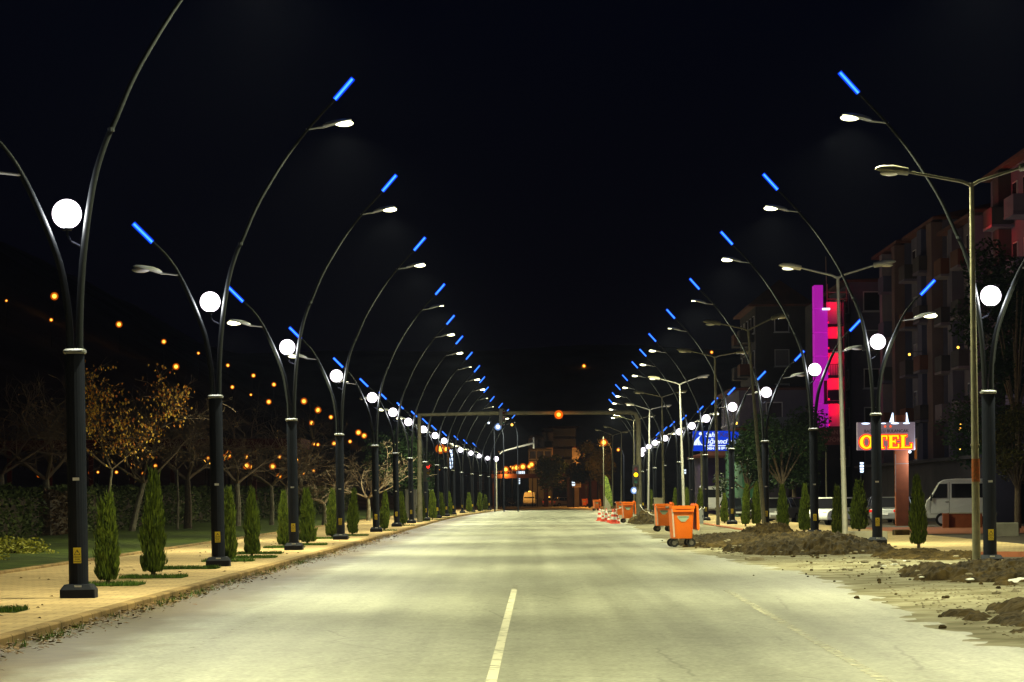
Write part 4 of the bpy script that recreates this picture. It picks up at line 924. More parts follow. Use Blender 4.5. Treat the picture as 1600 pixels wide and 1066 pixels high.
# ================================================================== CONES AND BARRIER TAPE
M['conered'] = mat('cone_red', (.62, .05, .02), rough=.5); M['conewhite'] = mat('cone_white', (.75, .72, .66), rough=.5)
def cone_parts(cut=1.0):
    f = lambda z: .15-.12*(z/.72)
    b = MB(); b.lathe([(f(z), z) for z in (.03, .2, .4, .6, .72)]+[(.018, .73)], 20); body = b.mesh('body', 'conered', True)
    b = MB(); b.lathe([(f(.20)+.004, .20), (f(.34)+.004, .34)], 20); b1 = b.mesh('reflective_band', 'conewhite', True)
    b = MB(); b.lathe([(f(.46)+.004, .46), (f(.58)+.004, .58)], 20); b2 = b.mesh('reflective_band', 'conewhite', True)
    b = MB(); loft(b, [(rrect(.42, .42, .05), 0), (rrect(.42, .42, .05), .03), (rrect(.36, .36, .05), .045)]); return body, b1, b2, b.mesh('base', 'conered')
CP = cone_parts()
cones = [(936.5, 807, 197, 1.15, 0, 'leftmost red and white cone, at the far end of the taped line'), (942, 811, 190, .85, 0, 'short cone second in the taped line'), (947.5, 809, 193, 1.15, .0, 'tall cone third in the taped line'), (950.5, 813, 184, .8, .06, 'short slightly tilted cone in the middle of the taped line'),
         (957.5, 815, 179, 1.15, 0, 'tall cone touching the nearest tall cone'), (960.5, 818, 175, 1.2, 0, 'nearest tall red and white cone of the taped line'), (966, 817, 176, .72, 0, 'small plain-looking red cone beside the orange bin')]
ctop = []
for px, py, Y, s, ln, lb in cones:
    p = at(px, py, Y); t = thing('traffic_cone', lb, 'traffic cone', (p.x, Y, .01), 0, 'red and white traffic cones', s); t.rotation_euler = (0, ln, 0)
    for nm, me in zip(('body', 'reflective_band', 'reflective_band', 'base'), CP): obj(nm, me, t)
    ctop.append((p.x, Y, .66*s))
def rope(label, pts, r=.02, m='conewhite'):
    b = MB(); out = []
    for a, c in zip(pts, pts[1:]):
        a, c = Vector(a), Vector(c); L = (c-a).length
        for k in range(6): q = a.lerp(c, k/6); out.append((q.x, q.y, q.z-min(.12, L*.02)*4*(k/6)*(1-k/6)))
    out.append(tuple(pts[-1])); b.tube(out, r, 5); tag(obj('barrier_tape', b.mesh('barrier_tape', m)), label, 'barrier tape', 'white barrier tapes')
rope('white tape strung between the traffic cones', [ctop[0], ctop[2], ctop[3], ctop[5], ctop[6]])
rope('white tape running level from the cones to the bin behind them', [ctop[0], tuple(at(972, 793, 205))])
rope('white tape sagging from the signal mast post down to the second bin', [tuple(at(1000, 789, 180)), tuple(at(1012, 799, 160)), tuple(at(1026, 803, 137))], .016)
rope('grey strap from the front bin lid to the lamp post behind it', [tuple(at(1086, 794, 94)), tuple(at(1096, 792, 150)), tuple(at(1101, 792, 176))], .012)

# cabinets
def cabinet(label, px0, px1, ptop, Y, z0, depth, m, plinth='concrete'):
    a, c = at(px0, ptop, Y), at(px1, ptop, Y); wd = c.x-a.x; h = a.z-z0; t = thing('utility_cabinet', label, 'cabinet', ((a.x+c.x)/2, Y, z0))
    b = MB(); b.box((0, depth/2, h/2+.03), (wd, depth, h-.06)); obj('body', b.mesh('body', m), t)
    b = MB(); b.box((0, depth/2, h-.02), (wd+.06, depth+.06, .05), .94); obj('top_cap', b.mesh('top_cap', m), t)
    b = MB(); b.box((0, -.008, h/2+.03), (wd*.9, .014, h*.82)); d = obj('door', b.mesh('door', m), t); b = MB(); b.box((wd*.36, -.022, h*.52), (.03, .02, .14)); obj('handle', b.mesh('handle', 'steel'), d)
    b = MB(); b.box((0, depth/2, .02), (wd+.04, depth+.04, .08)); obj('plinth', b.mesh('plinth', plinth), t)
M['cream'] = mat('cream_paint', (.50, .46, .33), rough=.6); M['greycab'] = mat('grey_cabinet', (.16, .17, .17), rough=.6)
cabinet('cream utility cabinet standing behind the second orange bin', 1022.5, 1035.5, 778, 150, .02, .5, 'cream')
cabinet('grey double utility cabinet on the lawn beside the signal mast', 633, 651, 765, 215, .12, .5, 'greycab')
cabinet('dark grey cabinet behind the front bin at the fifth verge lamp post', 1089, 1099, 795, 160, .05, .4, 'greycab')
# concrete block and low terracotta walls
def block(name, label, cat, px0, px1, ptop, Y, z0, depth, m, cap=None):
    a, c = at(px0, ptop, Y), at(px1, ptop, Y); wd = c.x-a.x; h = a.z-z0; b = MB(); loft(b, [(rrect(wd, depth, .02), 0), (rrect(wd-.02, depth-.02, .02), h-.02), (rrect(wd-.06, depth-.06, .02), h)])
    o = obj(name, b.mesh(name, m), None, ((a.x+c.x)/2, Y+depth/2, z0)); return tag(o, label, cat)
block('concrete_block', 'low pale concrete block behind the second verge lamp post', 'concrete block', 1321, 1387, 831, 99, .05, 1.2, 'concrete')
a = at(1473, 802, 138); c = at(1535, 802, 138)
t = thing('low_wall', 'low terracotta wall with square pier in front of the white van', 'wall', ((a.x+c.x)/2, 138, 0)); h = a.z; wd = c.x-a.x
b = MB(); b.box((-wd/2+.13, 0, h/2), (.27, .3, h)); obj('pier', b.mesh('pier', 'terracotta'), t)
b = MB(); b.box((.13, .1, h/2-.01), (wd-.28, .2, h-.04)); obj('panel', b.mesh('panel', 'terracotta'), t)
b = MB(); b.box((.13, .1, h-.005), (wd-.26, .26, .04)); obj('coping', b.mesh('coping', 'concrete'), t)
block('planter_wall', 'low tan block wall running past the nearest verge lamp post', 'wall', 1556, 1592, 817, 112, 0, .4, 'concrete')
block('soil_bag_pile', 'rounded dark soil-filled sack on the pavement edge behind the concrete block', 'sack', 1398, 1422, 828, 108, 0, .8, 'mound')

# ================================================================== VEHICLES
def wheel(parent, x, y, r, side):
    b = MB(); b.tube([(x, y-.1, r), (x, y+.1, r)], r, 22); w_ = obj('wheel', b.mesh('tyre', 'tyre', True), parent)
    b = MB(); b.tube([(x, y+side*.075, r), (x, y+side*.108, r)], r*.62, 16); obj('rim', b.mesh('rim', 'chrome', True), w_)
def van(loc, rz, label, paint, L=4.1, W=1.62, H=2.15, name='parked_van', sc=1.0, lit=False, roof=None):
    """small cab-over van, front towards +x"""
    t = thing(name, label, 'van', loc, rz, None, sc)
    pr = [(-L/2, .42), (-L/2-.02, .95), (-L/2+.03, 1.25), (-L/2+.14, 2.0), (-L/2+.30, H-.02), (-L/2+.9, H), (L/2-1.35, H), (L/2-.80, H-.05), (L/2-.62, H-.14), (L/2-.18, 1.30), (L/2-.05, 1.18), (L/2, .95), (L/2, .50), (L/2-.1, .36)]
    hw = [W/2-.02, W/2, W/2, W/2-.10, W/2-.16, W/2-.16, W/2-.16, W/2-.16, W/2-.14, W/2-.02, W/2-.01, W/2, W/2-.02, W/2-.05]
    b = MB(); b.prism(pr, 0, 0, hw); me = b.mesh('body', paint); o = obj('body', me, t)
    bv = o.modifiers.new('round', 'BEVEL'); bv.width = .05; bv.segments = 3; bv.limit_method = 'ANGLE'; bv.angle_limit = radians(25)
    def side_y(z): return W/2-(.10*(z-1.25)/.75 if z > 1.25 else 0)+.006
    for s in (-1, 1):
        for nm, poly in (('front_window', [(L/2-.98, 1.28), (L/2-.30, 1.28), (L/2-.62, 1.92), (L/2-.98, 1.92)]), ('side_window', [(L/2-2.15, 1.28), (L/2-1.18, 1.28), (L/2-1.18, 1.92), (L/2-2.15, 1.92)]), ('rear_window', [(-L/2+.25, 1.28), (-L/2+1.75, 1.28), (-L/2+1.75, 1.92), (-L/2+.33, 1.92)])):
            b = MB(); n = 4; b.add([(x, s*side_y(z), z) for x, z in poly]+[(x, s*(side_y(z)-.03), z) for x, z in poly], [(0, 1, 2, 3) if s < 0 else (3, 2, 1, 0)]+[(i, i+4, (i+1) % 4+4, (i+1) % 4) for i in range(4)])
            obj(nm, b.mesh(nm, 'glass'), t)
        b = MB(); yy = s*(W/2+.004)
        for x0, z0, x1, z1 in ((L/2-1.08, .55, L/2-1.065, 2.0), (L/2-.22, .6, L/2-.205, 1.25), (L/2-1.08, .55, L/2-.22, .565)): b.add([(x0, yy-s*(.1*(z0-1.25)/.75 if z0 > 1.25 else 0), z0), (x1, yy, z0), (x1, yy-s*(.1*(z1-1.25)/.75 if z1 > 1.25 else 0)+s*.003, z1), (x0, yy-s*(.1*(z1-1.25)/.75 if z1 > 1.25 else 0)+s*.003, z1)], [(0, 1, 2, 3)])
        d = obj('door_seam', b.mesh('door_seam', 'black'), t)
        b = MB(); b.box((L/2-.98, s*(W/2+.018), 1.10), (.16, .03, .035)); obj('door_handle', b.mesh('door_handle', 'black'), t)
        b = MB(); b.tube([(L/2-.42, s*(W/2), 1.30), (L/2-.30, s*(W/2+.16), 1.32)], .015, 6); b.box((L/2-.28, s*(W/2+.20), 1.30), (.07, .14, .30)); obj('mirror', b.mesh('mirror', 'black'), t)
        b = MB(); b.tube([(L/2-.01, s*(W/2-.25), .86), (L/2+.02, s*(W/2-.25), .86)], .11, 16); obj('headlight', b.mesh('headlight', M['sodium_core'] if lit else 'headlight', True), t)
        b = MB(); b.box((-L/2-.02, s*(W/2-.10), .95), (.03, .11, .28)); obj('tail_light', b.mesh('tail_light', 'redlens'), t)
        for x in (L/2-.75, -L/2+.75): wheel(t, x, s*(W/2-.12), .30, s)
    b = MB(); a0 = (L/2-.20, 1.36); a1 = (L/2-.575, 2.0); b.add([(a0[0]+.02, -W/2+.12, a0[1]), (a0[0]+.02, W/2-.12, a0[1]), (a1[0]+.02, W/2-.24, a1[1]), (a1[0]+.02, -W/2+.24, a1[1])], [(0, 1, 2, 3)]); obj('windscreen', b.mesh('windscreen', 'glass'), t)
    b = MB(); b.add([(-L/2-.005+.06, -W/2+.15, 1.35), (-L/2-.005+.06, W/2-.15, 1.35), (-L/2+.112, W/2-.22, 1.95), (-L/2+.112, -W/2+.22, 1.95)], [(3, 2, 1, 0)]); b.v = [(x-.03, y, z) for x, y, z in b.v]; obj('back_window', b.mesh('back_window', 'glass'), t)
    for x, nm in ((L/2+.03, 'front_bumper'), (-L/2-.04, 'rear_bumper')): b = MB(); b.box((x, 0, .52), (.10, W-.05, .16)); obj(nm, b.mesh(nm, 'castergrey' if not lit else paint), t)
    b = MB(); b.box((-L/2-.095, 0, .56), (.012, .5, .11)); b.box((L/2+.085, 0, .56), (.012, .5, .11)); obj('number_plate', b.mesh('number_plate', 'plate'), t)
    if roof: b = MB(); b.box((.6, 0, H+.09), (.18, .5, .16), .8); obj('roof_lamp', b.mesh('roof_lamp', roof), t)
    return t
p = at(1502, 822, 148); van((p.x, 148.2, 0), radians(180-12), 'white cab-over van parked side-on beyond the low terracotta wall', 'carwhite', sc=1.09, L=3.05)
p = at(1112, 800, 226); van((p.x, 228.0, .1), radians(90), 'white minibus seen from behind near the far verge cypresses', 'carwhite', L=4.4, W=1.75, H=2.2, name='minibus', sc=1.0)
M['amberlitcar'] = mat('amber_lit_white_paint', (.6, .5, .35), rough=.35)  # amber lamplight put into the white paint colour
p = at(828, 787, 505); van((p.x, 505, 0), radians(-93), 'pale minibus facing the camera at the far end of the road', 'carwhite', L=5.2, W=2.0, H=2.4, name='minibus', roof='sodium_core')

def car(loc, rz, label, paint, L=4.2, W=1.72, H=1.45, hatch=False, lights=None, taxi=False, name='parked_car', group=None, tail=None):
    t = thing(name, label, 'car', loc, rz, group)
    lo = [(-L/2, .30), (-L/2-.02, .62), (-L/2+.05, .86), (-L/2+.6 if not hatch else -L/2+.12, .93), (L*.16, .92), (L/2-.35, .80), (L/2-.05, .66), (L/2, .45), (L/2-.05, .28)]
    b = MB(); b.prism(lo, 0, 0, [W/2-.06, W/2-.02, W/2-.05, W/2-.03, W/2-.03, W/2-.07, W/2-.12, W/2-.10, W/2-.1]); o = obj('body', b.mesh('body', paint), t)
    bv = o.modifiers.new('round', 'BEVEL'); bv.width = .06; bv.segments = 3; bv.limit_method = 'ANGLE'; bv.angle_limit = radians(20)
    rx0 = -L/2+.95 if not hatch else -L/2+.42; g0 = -L/2+.55 if not hatch else -L/2+.12
    cab = [(g0, .90), (rx0, H-.04), (rx0+.3, H), (L*.02, H), (L*.10, H-.05), (L*.28, .88)]
    b = MB(); b.prism(cab, 0, 0, [W/2-.06, W/2-.24, W/2-.26, W/2-.26, W/2-.24, W/2-.08]); o = obj('cabin', b.mesh('cabin', 'glass'), t)
    b = MB(); b.prism([(rx0-.02, H-.05), (rx0+.3, H+.015), (L*.02, H+.015), (L*.10+.02, H-.05)], 0, 0, [W/2-.22, W/2-.25, W/2-.25, W/2-.22]); r_ = obj('roof', b.mesh('roof', paint), t)
    b = MB()
    for s in (-1, 1):
        for xa, xb in ((g0+.02, rx0), (L*.27, L*.10), (-.25, -.22)): b.tube([(xa, s*(W/2-.055), .90), (xb, s*(W/2-.235), H-.03)], .03, 6)
    obj('pillar', b.mesh('pillar', paint), t)
    for s in (-1, 1):
        for x in (L/2-.8, -L/2+.78): wheel(t, x, s*(W/2-.12), .30, s)
        b = MB(); b.sphere((L/2-.12, s*(W/2-.30), .66), .12, 12, 8, (.7, 1.3, .6)); obj('headlight', b.mesh('headlight', lights or 'headlight', True), t)
        b = MB(); b.box((-L/2+.0, s*(W/2-.18), .74), (.08, .26, .13)); obj('tail_light', b.mesh('tail_light', tail or 'redlens'), t)
        b = MB(); b.box((L*.24, s*(W/2+.05), .96), (.10, .16, .11)); obj('mirror', b.mesh('mirror', paint), t)
    b = MB(); b.box((-L/2-.04, 0, .58), (.02, .5, .11)); b.box((L/2+.01, 0, .44), (.02, .5, .11)); obj('number_plate', b.mesh('number_plate', 'plate'), t)
    if taxi: b = MB(); b.box((-.2, -.28, H+.08), (.12, .22, .12)); b.box((-.2, .28, H+.08), (.12, .22, .12)); obj('roof_sign', b.mesh('roof_sign', 'sodium_core'), t)
    return t
M['carsilver'] = mat('silver_paint', (.30, .31, .33), rough=.3, metal=.6); M['cardark'] = mat('dark_paint', (.02, .022, .03), rough=.25, metal=.3); M['carred'] = mat('dark_red_paint', (.12, .012, .015), rough=.3); M['caryellow'] = mat('taxi_yellow', (.6, .30, .03), rough=.35)
G = 'cars parked in front of the apartments'
for px, Y, rz, lb, pt, h in ((1213, 168, -110, 'silver-grey car with bright bumper parked behind the dark columnar cypress', 'carsilver', False), (1248, 172, -80, 'dark car parked between the hotel banner post and the third verge post', 'cardark', True),
                       (1298, 158, -120, 'white-bonneted car showing beside the old pale pole', 'carwhite', True), (1190, 182, -95, 'dark hatchback parked behind the leaning old pole', 'cardark', True), (1378, 170, 95, 'dark saloon parked between two posts behind the broad bright cypress', 'cardark', False),
                       (1406, 157, 60, 'silver car with a glowing red tail light poking out behind the hotel pylon', 'carsilver', False), (1090, 252, -90, 'dark pickup-like car beyond the white minibus', 'cardark', True), (1148, 205, -85, 'dark saloon by the purple stall', 'cardark', False)):
    p = at(px, 810, Y); car((p.x, Y, 0), radians(rz), lb, pt, hatch=h, group=G)
p = at(855.5, 788, 500); car((p.x, 495, 0), radians(88), 'yellow taxi with two small roof lights at the road end', 'caryellow', taxi=True, name='taxi')
p = at(868, 788, 470); car((p.x+1.4, 478, 0), radians(30), 'orange-lit saloon turning across the road end', 'amberlitcar', name='passing_car')
p = at(841, 788, 490); car((p.x, 515, 0), radians(-90), 'dark red car between the pale minibus and the taxi', 'carred', name='passing_car')
p = at(806, 788, 520); car((p.x-1, 520, 0), radians(-80), 'dim car at the kerb before the pale minibus', 'cardark', name='passing_car')
p = at(920, 790, 300)

# ================================================================== SIGNS
M['signblue'] = glow('sign_blue', (.005, .045, .62), 1.0, sample=True); M['signwhite'] = glow('sign_white', (.75, .88, 1.0), 1.3); M['signdark'] = mat('sign_navy', (.01, .01, .10), rough=.5, emit=(.05, .03, .25), es=.5)
def face(me, loc): me.transform(Matrix.Translation(loc) @ Matrix.Rotation(pi/2, 4, 'X')); return me
# blue hostel sign
Y = 206; a = at(1082, 673.5, Y); c = at(1158.5, 704.5, Y); cx, cz = (a.x+c.x)/2, (a.z+c.z)/2; wd, hh = c.x-a.x, a.z-c.z
t = thing('hostel_sign', 'backlit blue sign reading Sahil Kız öğrenci yurdu behind the lamp posts', 'sign', (cx, Y, 0))
b = MB(); b.box((0, .15, cz), (wd, .28, hh)); obj('box', b.mesh('box', 'steel'), t)
b = MB(); b.box((0, 0, cz), (wd-.03, .012, hh-.03)); fc = obj('face', b.mesh('face', 'signblue'), t)
u = wd/76.5
def sx(px): return (px-1120.2)*u
def sz(py): return cz-(py-689)*u
for body, px, py, size, m, al, sh in (('Sahil', 1102, 679.5, 9.2, 'signwhite', 'LEFT', .25), ('Kız', 1125, 679.5, 9.2, 'signdark', 'LEFT', .0), ('öğrenci yurdu', 1102, 690, 9.4, 'signwhite', 'LEFT', .25), ('0454 318 00 00', 1104, 700.8, 5.0, 'signwhite', 'LEFT', 0)):
    obj('lettering', face(text_mesh(body, size*u*1.12, m, .004, .012, sh, al), (sx(px), -.014, sz(py))), fc)
b = MB(); b.box((sx(1129), -.012, sz(696.6)), (58*u, .008, 1.3*u)); obj('underline', b.mesh('underline', 'signwhite'), fc)
b = MB(); b.sphere((sx(1094.5), -.012, sz(677.5)), 2.6*u, 14, 8, (1, .05, 1)); obj('logo_dot', b.mesh('logo_dot', 'signwhite'), fc)
b = MB()
for k, (x0, x1, xt, zt_) in enumerate(((1083.5, 1088.5, 1094.5, 680.5), (1089.5, 1093.5, 1091.5, 687), (1094.5, 1099.0, 1091.8, 685))):
    for i in range(8):
        f0, f1 = i/8, (i+1)/8; g = lambda f: (x0+(xt-x0)*f**2 if k < 2 else x0+(xt-x0)*f**.6, x1+(xt-x1)*(f**1.2 if k < 2 else f**.5), 695.5+(zt_-695.5)*f)
        l0, r0, z0 = g(f0); l1, r1, z1 = g(f1); b.add([(sx(l0), -.012, sz(z0)), (sx(r0), -.012, sz(z0)), (sx(r1), -.012, sz(z1)), (sx(l1), -.012, sz(z1))], [(0, 1, 2, 3)])
obj('logo_sweep', b.mesh('logo_sweep', 'signwhite'), fc)
for px in (1096, 1146): b = MB(); b.tube([(sx(px), .2, 0), (sx(px), .2, cz)], .07, 8); obj('post', b.mesh('post', 'galvdark', True), t)

# hotel pylon sign
M['otel'] = glow('neon_yellow', (1.0, .62, .01), 1.6); M['otelred'] = glow('neon_red_halo', (1.0, .035, .0), 2.6, sample=True); M['starred'] = glow('star_red', (1, .10, .02), 1.5); M['coolstrip'] = glow('cool_strip', (.6, .75, 1.0), 2.5, sample=True)
M['signgrey'] = mat('sign_grey_panel', (.26, .24, .28), rough=.5, emit=(.5, .36, .48), es=.24)
Y = 150; a = at(1338.5, 660, Y); c = at(1429.5, 703.5, Y); cx, cz = (a.x+c.x)/2, (a.z+c.z)/2; wd, hh = c.x-a.x, a.z-c.z; u = wd/91
def sx(px): return (px-1384)*u
def sz(py): return cz-(py-681.8)*u
t = thing('hotel_sign', 'hotel pylon with glowing yellow OTEL letters on a terracotta column', 'sign', (cx, Y, 0))
b = MB(); b.box((sx(1410), .45, (sz(660))/2), (20*u, .5, sz(660))); b.box((sx(1410), .45, sz(655)), (18*u, .5, 13*u)); col = obj('column', b.mesh('column', 'terracotta'), t)
b = MB(); b.box((sx(1410), .19, sz(725)), (20.4*u, .02, .025)); b.box((sx(1399.7), .19, sz(740)), (.03, .03, 60*u)); obj('trim', b.mesh('trim', 'collar'), col)
b = MB(); loft(b, [(rrect(wd, .32, .05), sz(703.5)), (rrect(wd, .32, .05), sz(660))]); pn = obj('panel', b.mesh('panel', 'signgrey'), t)
for px, wx in ((1352, 13), (1380, 8), (1398, 13), (1416, 11)): b = MB(); b.sphere((sx(px), -.165, sz(661.8)), wx*u*.5, 14, 8, (1, .05, .22)); obj('strip_light', b.mesh('strip_light', 'coolstrip'), pn)
b = MB()
for q, (x0, x1, x2) in enumerate(((1391, 1395.5, 1396.5), (1420.5, 1418, 1417.5))): b.prism([(sx(x0), sz(659.8)), (sx(x1), sz(645)), (sx(x2), sz(645)), (sx(x2+(1 if q == 0 else -1)), sz(659.8))], .1, .3)
obj('fin_light', b.mesh('fin_light', 'coolstrip'), t)
for px in (1374, 1382.5, 1391):
    b = MB(); v = []
    for k in range(10): r = (2.6 if k % 2 == 0 else 1.2)*u; an = pi/2+k*pi/5; v.append((sx(px)+r*cos(an), -.172, sz(666.5)+r*sin(an)))
    b.add(v+[(x, -.162, z) for x, y, z in v], [tuple(range(9, -1, -1))]+[(i, (i+1) % 10, (i+1) % 10+10, i+10) for i in range(10)]); obj('star', b.mesh('star', 'starred'), pn)
obj('lettering', face(text_mesh('BAŞTUĞLU BULANCAK', 5.6*u*1.17, 'black', .004, .003), (sx(1384.5), -.166, sz(674))), pn)
def otel(grow, y, m):
    b = MB(); g = grow; d = .03
    def bar(x0, z0, x1, z1): b.box(((x0+x1)/2, y, (z0+z1)/2), (x1-x0+2*g, d, z1-z0+2*g))
    zb, zt_, U = sz(700.8), sz(680.6), u; Hh = zt_-zb; th = 1.6*U; st = 4.6*U
    def serif_e(x, w_, mid=True):
        bar(x+1.2*U, zb, x+1.2*U+st, zt_); bar(x, zb, x+2*U+st, zb+th); bar(x, zt_-th, x+2*U+st, zt_)
        bar(x+2*U, zb, x+w_, zb+th*1.25); bar(x+w_-2.0*U, zb, x+w_, zb+Hh*.34)
        if mid: bar(x+2*U, zt_-th*1.25, x+w_-.8*U, zt_); bar(x+w_-2.6*U, zt_-Hh*.30, x+w_-.8*U, zt_); bar(x+2*U, zb+Hh*.46, x+w_*.66, zb+Hh*.58); bar(x+w_*.66-1.2*U, zb+Hh*.36, x+w_*.66, zb+Hh*.68)
    # O: ring, heavier at the sides
    n = 32; cx_, cz_ = sx(1353), (zb+zt_)/2; vs = []; fs = []
    for k in range(n):
        a = 2*pi*k/n; ro, rz_, ri, rzi = 10.6*U+g, Hh/2+.02+g, max(.02, 5.6*U-g), Hh/2-2.0*U-g
        for yy in (y-d/2, y+d/2): vs += [(cx_+ro*cos(a), yy, cz_+rz_*sin(a)), (cx_+ri*cos(a), yy, cz_+rzi*sin(a))]
    for k in range(n): o, q = 4*k, 4*((k+1) % n); fs += [(o, o+1, q+1, q), (o+2, q+2, q+3, o+3), (o, q, q+2, o+2), (o+1, o+3, q+3, q+1)]
    b.add(vs, fs)
    x = sx(1365.5); bar(x, zt_-th*1.25, x+20*U, zt_); bar(x, zt_-Hh*.32, x+1.8*U, zt_); bar(x+18.2*U, zt_-Hh*.32, x+20*U, zt_); bar(x+7.7*U, zb, x+7.7*U+st, zt_); bar(x+5*U, zb, x+15*U, zb+th)
    serif_e(sx(1387.5), 16.5*U); serif_e(sx(1406.5), 17.5*U, False)
    bar(sx(1406.5)+.01, zt_-th, sx(1406.5)+9*U, zt_)
    return b.mesh('letters', m)
obj('letter_halo', otel(1.7*u, -.19, 'otelred'), pn)
obj('letters', otel(.1*u, -.235, 'otel'), pn)
b = MB(); b.sphere((sx(1421.5), 0, sz(706.5)), .07, 10, 6); obj('spot_bulb', b.mesh('spot_bulb', 'coolwhite', True), t)
lamp('POINT', 'van_fill', t, (sx(1440), -.2, sz(718)), 330, (.85, .93, 1), .15)  # stands clear of the bulb, added to brighten the parked van
# maroon banner below the hotel tower
Y = 200; a = at(1274, 668, Y); c = at(1316, 695, Y); cx, cz = (a.x+c.x)/2, (a.z+c.z)/2; wd, hh = c.x-a.x, a.z-c.z; u = wd/42
M['maroon'] = mat('maroon_board', (.10, .025, .03), rough=.6); M['maroonpale'] = mat('maroon_pale_text', (.28, .12, .12), rough=.6)
t = thing('shop_sign', 'maroon lettered board under the magenta lit tower', 'sign', (cx, Y, 0)); b = MB(); b.box((0, .1, cz), (wd, .2, hh)); bd = obj('board', b.mesh('board', 'maroon'), t)
for s_, z in (('BAYAN', cz+hh*.2), ('KUAFÖR', cz-hh*.22)): obj('lettering', face(text_mesh(s_, hh*.33, 'maroonpale', .004, .004), (0, -.006, z)), bd)
b = MB(); b.tube([(-wd*.1, .1, 0), (-wd*.1, .1, cz-hh/2)], .06, 8); obj('post', b.mesh('post', 'galvdark'), t)
# grey shop board
Y = 212; a = at(1189, 652, Y); c = at(1244, 690, Y); cx, cz = (a.x+c.x)/2, (a.z+c.z)/2; wd, hh = c.x-a.x, a.z-c.z
M['greyboard'] = mat('grey_board', (.13, .14, .16), rough=.6)
t = thing('shop_sign', 'dim grey shop board on the low building behind the leaning pole', 'sign', (cx, Y, 0)); b = MB(); b.box((0, .1, cz), (wd, .2, hh)); bd = obj('board', b.mesh('board', 'greyboard'), t)
obj('lettering', face(text_mesh('BULANCAK', hh*.26, 'black', .004, .006), (0, -.008, cz+hh*.15)), bd)
b = MB(); b.tube([(-wd*.3, .1, 0), (-wd*.3, .1, cz-hh/2)], .06, 8); b.tube([(wd*.3, .1, 0), (wd*.3, .1, cz-hh/2)], .06, 8); obj('post', b.mesh('post', 'galvdark'), t)
# tilted banner
Y = 330; p = at(951, 768, Y); t = thing('tilted_banner', 'leaning green and pale banner on a thin pole beyond the cones', 'banner', (p.x, Y, 0)); M['bannergreen'] = mat('banner_green', (.25, .33, .05), (.05, .08, .03), 6, rough=.7)
b = MB(); b.tube([(-.55, 0, 0), (-.55, 0, 8.2)], .05, 8); obj('pole', b.mesh('pole', 'galvdark', True), t)
b = MB(); b.prism([(-.42, 1.3), (.45, .3), (.35, 2.0), (-.1, 3.7), (-.42, 3.9)], -.03, .03); obj('cloth', b.mesh('cloth', 'bannergreen'), t)
b = MB(); b.prism([(-.45, .1), (.2, .1), (.2, .6), (-.45, 1.7)], -.06, -.035); obj('pale_panel', b.mesh('pale_panel', 'concrete'), t)
# white-blue lit vertical signs
def lit_sign(px, p0, p1, Y, wd, label, m='signwhite', n=3):
    a, c = at(px, p0, Y), at(px, p1, Y); t = thing('lit_sign', label, 'sign', (a.x, Y, 0), 0, 'small lit signs far along the road'); b = MB(); b.tube([(0, .1, 0), (0, .1, a.z)], .06, 6); obj('post', b.mesh('post', 'steel'), t)
    h = (a.z-c.z)/n
    for k in range(n): b = MB(); loft(b, [(rrect(wd*(.75+.25*((k*7) % 3)/2), .12, .04), c.z+h*(k+.12)), (rrect(wd, .12, .04), c.z+h*(k+.85))]); obj('lit_panel', b.mesh('lit_panel', m), t)
lit_sign(705, 702, 733, 340, .35, 'thin vertical bluish white lit sign between pavement posts', 'coolstrip', 5)
lit_sign(811.5, 745, 757, 520, .25, 'small white vertical sign hanging below the footbridge', 'signwhite', 3)
lit_sign(1070.5, 733, 741, 230, .16, 'tiny cyan lit sign behind the front bins', 'signwhite', 2)
lit_sign(1346.5, 722, 739, 175, .22, 'small white lit window sign under the hotel sign', 'coolstrip', 4)
lit_sign(896, 751, 760, 430, .5, 'pinkish white lit shop sign below the orange column', 'signwhite', 2)
Y = 515; a, c = at(807.5, 736, Y), at(820, 740.5, Y); t = thing('lit_sign', 'bright white lit word board on top of the footbridge', 'sign', ((a.x+c.x)/2, Y, 0)); b = MB(); b.box((0, 0, (a.z+c.z)/2), (c.x-a.x, .2, a.z-c.z)); obj('lit_panel', b.mesh('lit_panel', 'signwhite'), t)
b = MB(); b.box((-.4, .06, a.z/2-.3), (.08, .08, a.z-.8)); b.box((.4, .06, a.z/2-.3), (.08, .08, a.z-.8)); obj('post', b.mesh('post', 'steel'), t)
lit_sign(1150, 659, 664, 222, .22, 'small orange glowing window light above the blue hostel sign', 'sodium_core', 1)

# ================================================================== BUILDINGS
def wmat(nm, c, c2): M[nm] = mat(nm, c, c2, .8, rough=.9, bump=.15)
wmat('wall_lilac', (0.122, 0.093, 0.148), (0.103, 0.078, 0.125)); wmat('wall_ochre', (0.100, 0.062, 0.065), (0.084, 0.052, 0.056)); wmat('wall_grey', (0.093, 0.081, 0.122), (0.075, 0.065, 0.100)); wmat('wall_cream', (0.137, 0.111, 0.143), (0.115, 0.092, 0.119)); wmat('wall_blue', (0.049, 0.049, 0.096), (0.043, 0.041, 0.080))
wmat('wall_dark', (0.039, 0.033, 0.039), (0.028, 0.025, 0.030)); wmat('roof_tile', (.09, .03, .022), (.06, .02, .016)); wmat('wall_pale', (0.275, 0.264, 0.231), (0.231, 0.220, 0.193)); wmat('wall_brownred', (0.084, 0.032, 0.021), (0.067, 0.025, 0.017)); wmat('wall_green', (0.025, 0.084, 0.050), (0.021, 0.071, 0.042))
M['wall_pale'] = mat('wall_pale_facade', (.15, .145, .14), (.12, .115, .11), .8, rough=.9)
M['litwin'] = glow('lit_window', (1.0, .30, .05), .16); M['curtain'] = mat('curtain_window', (.10, .09, .12), rough=.3); M['frame'] = mat('window_frame', (.35, .33, .36), rough=.5)
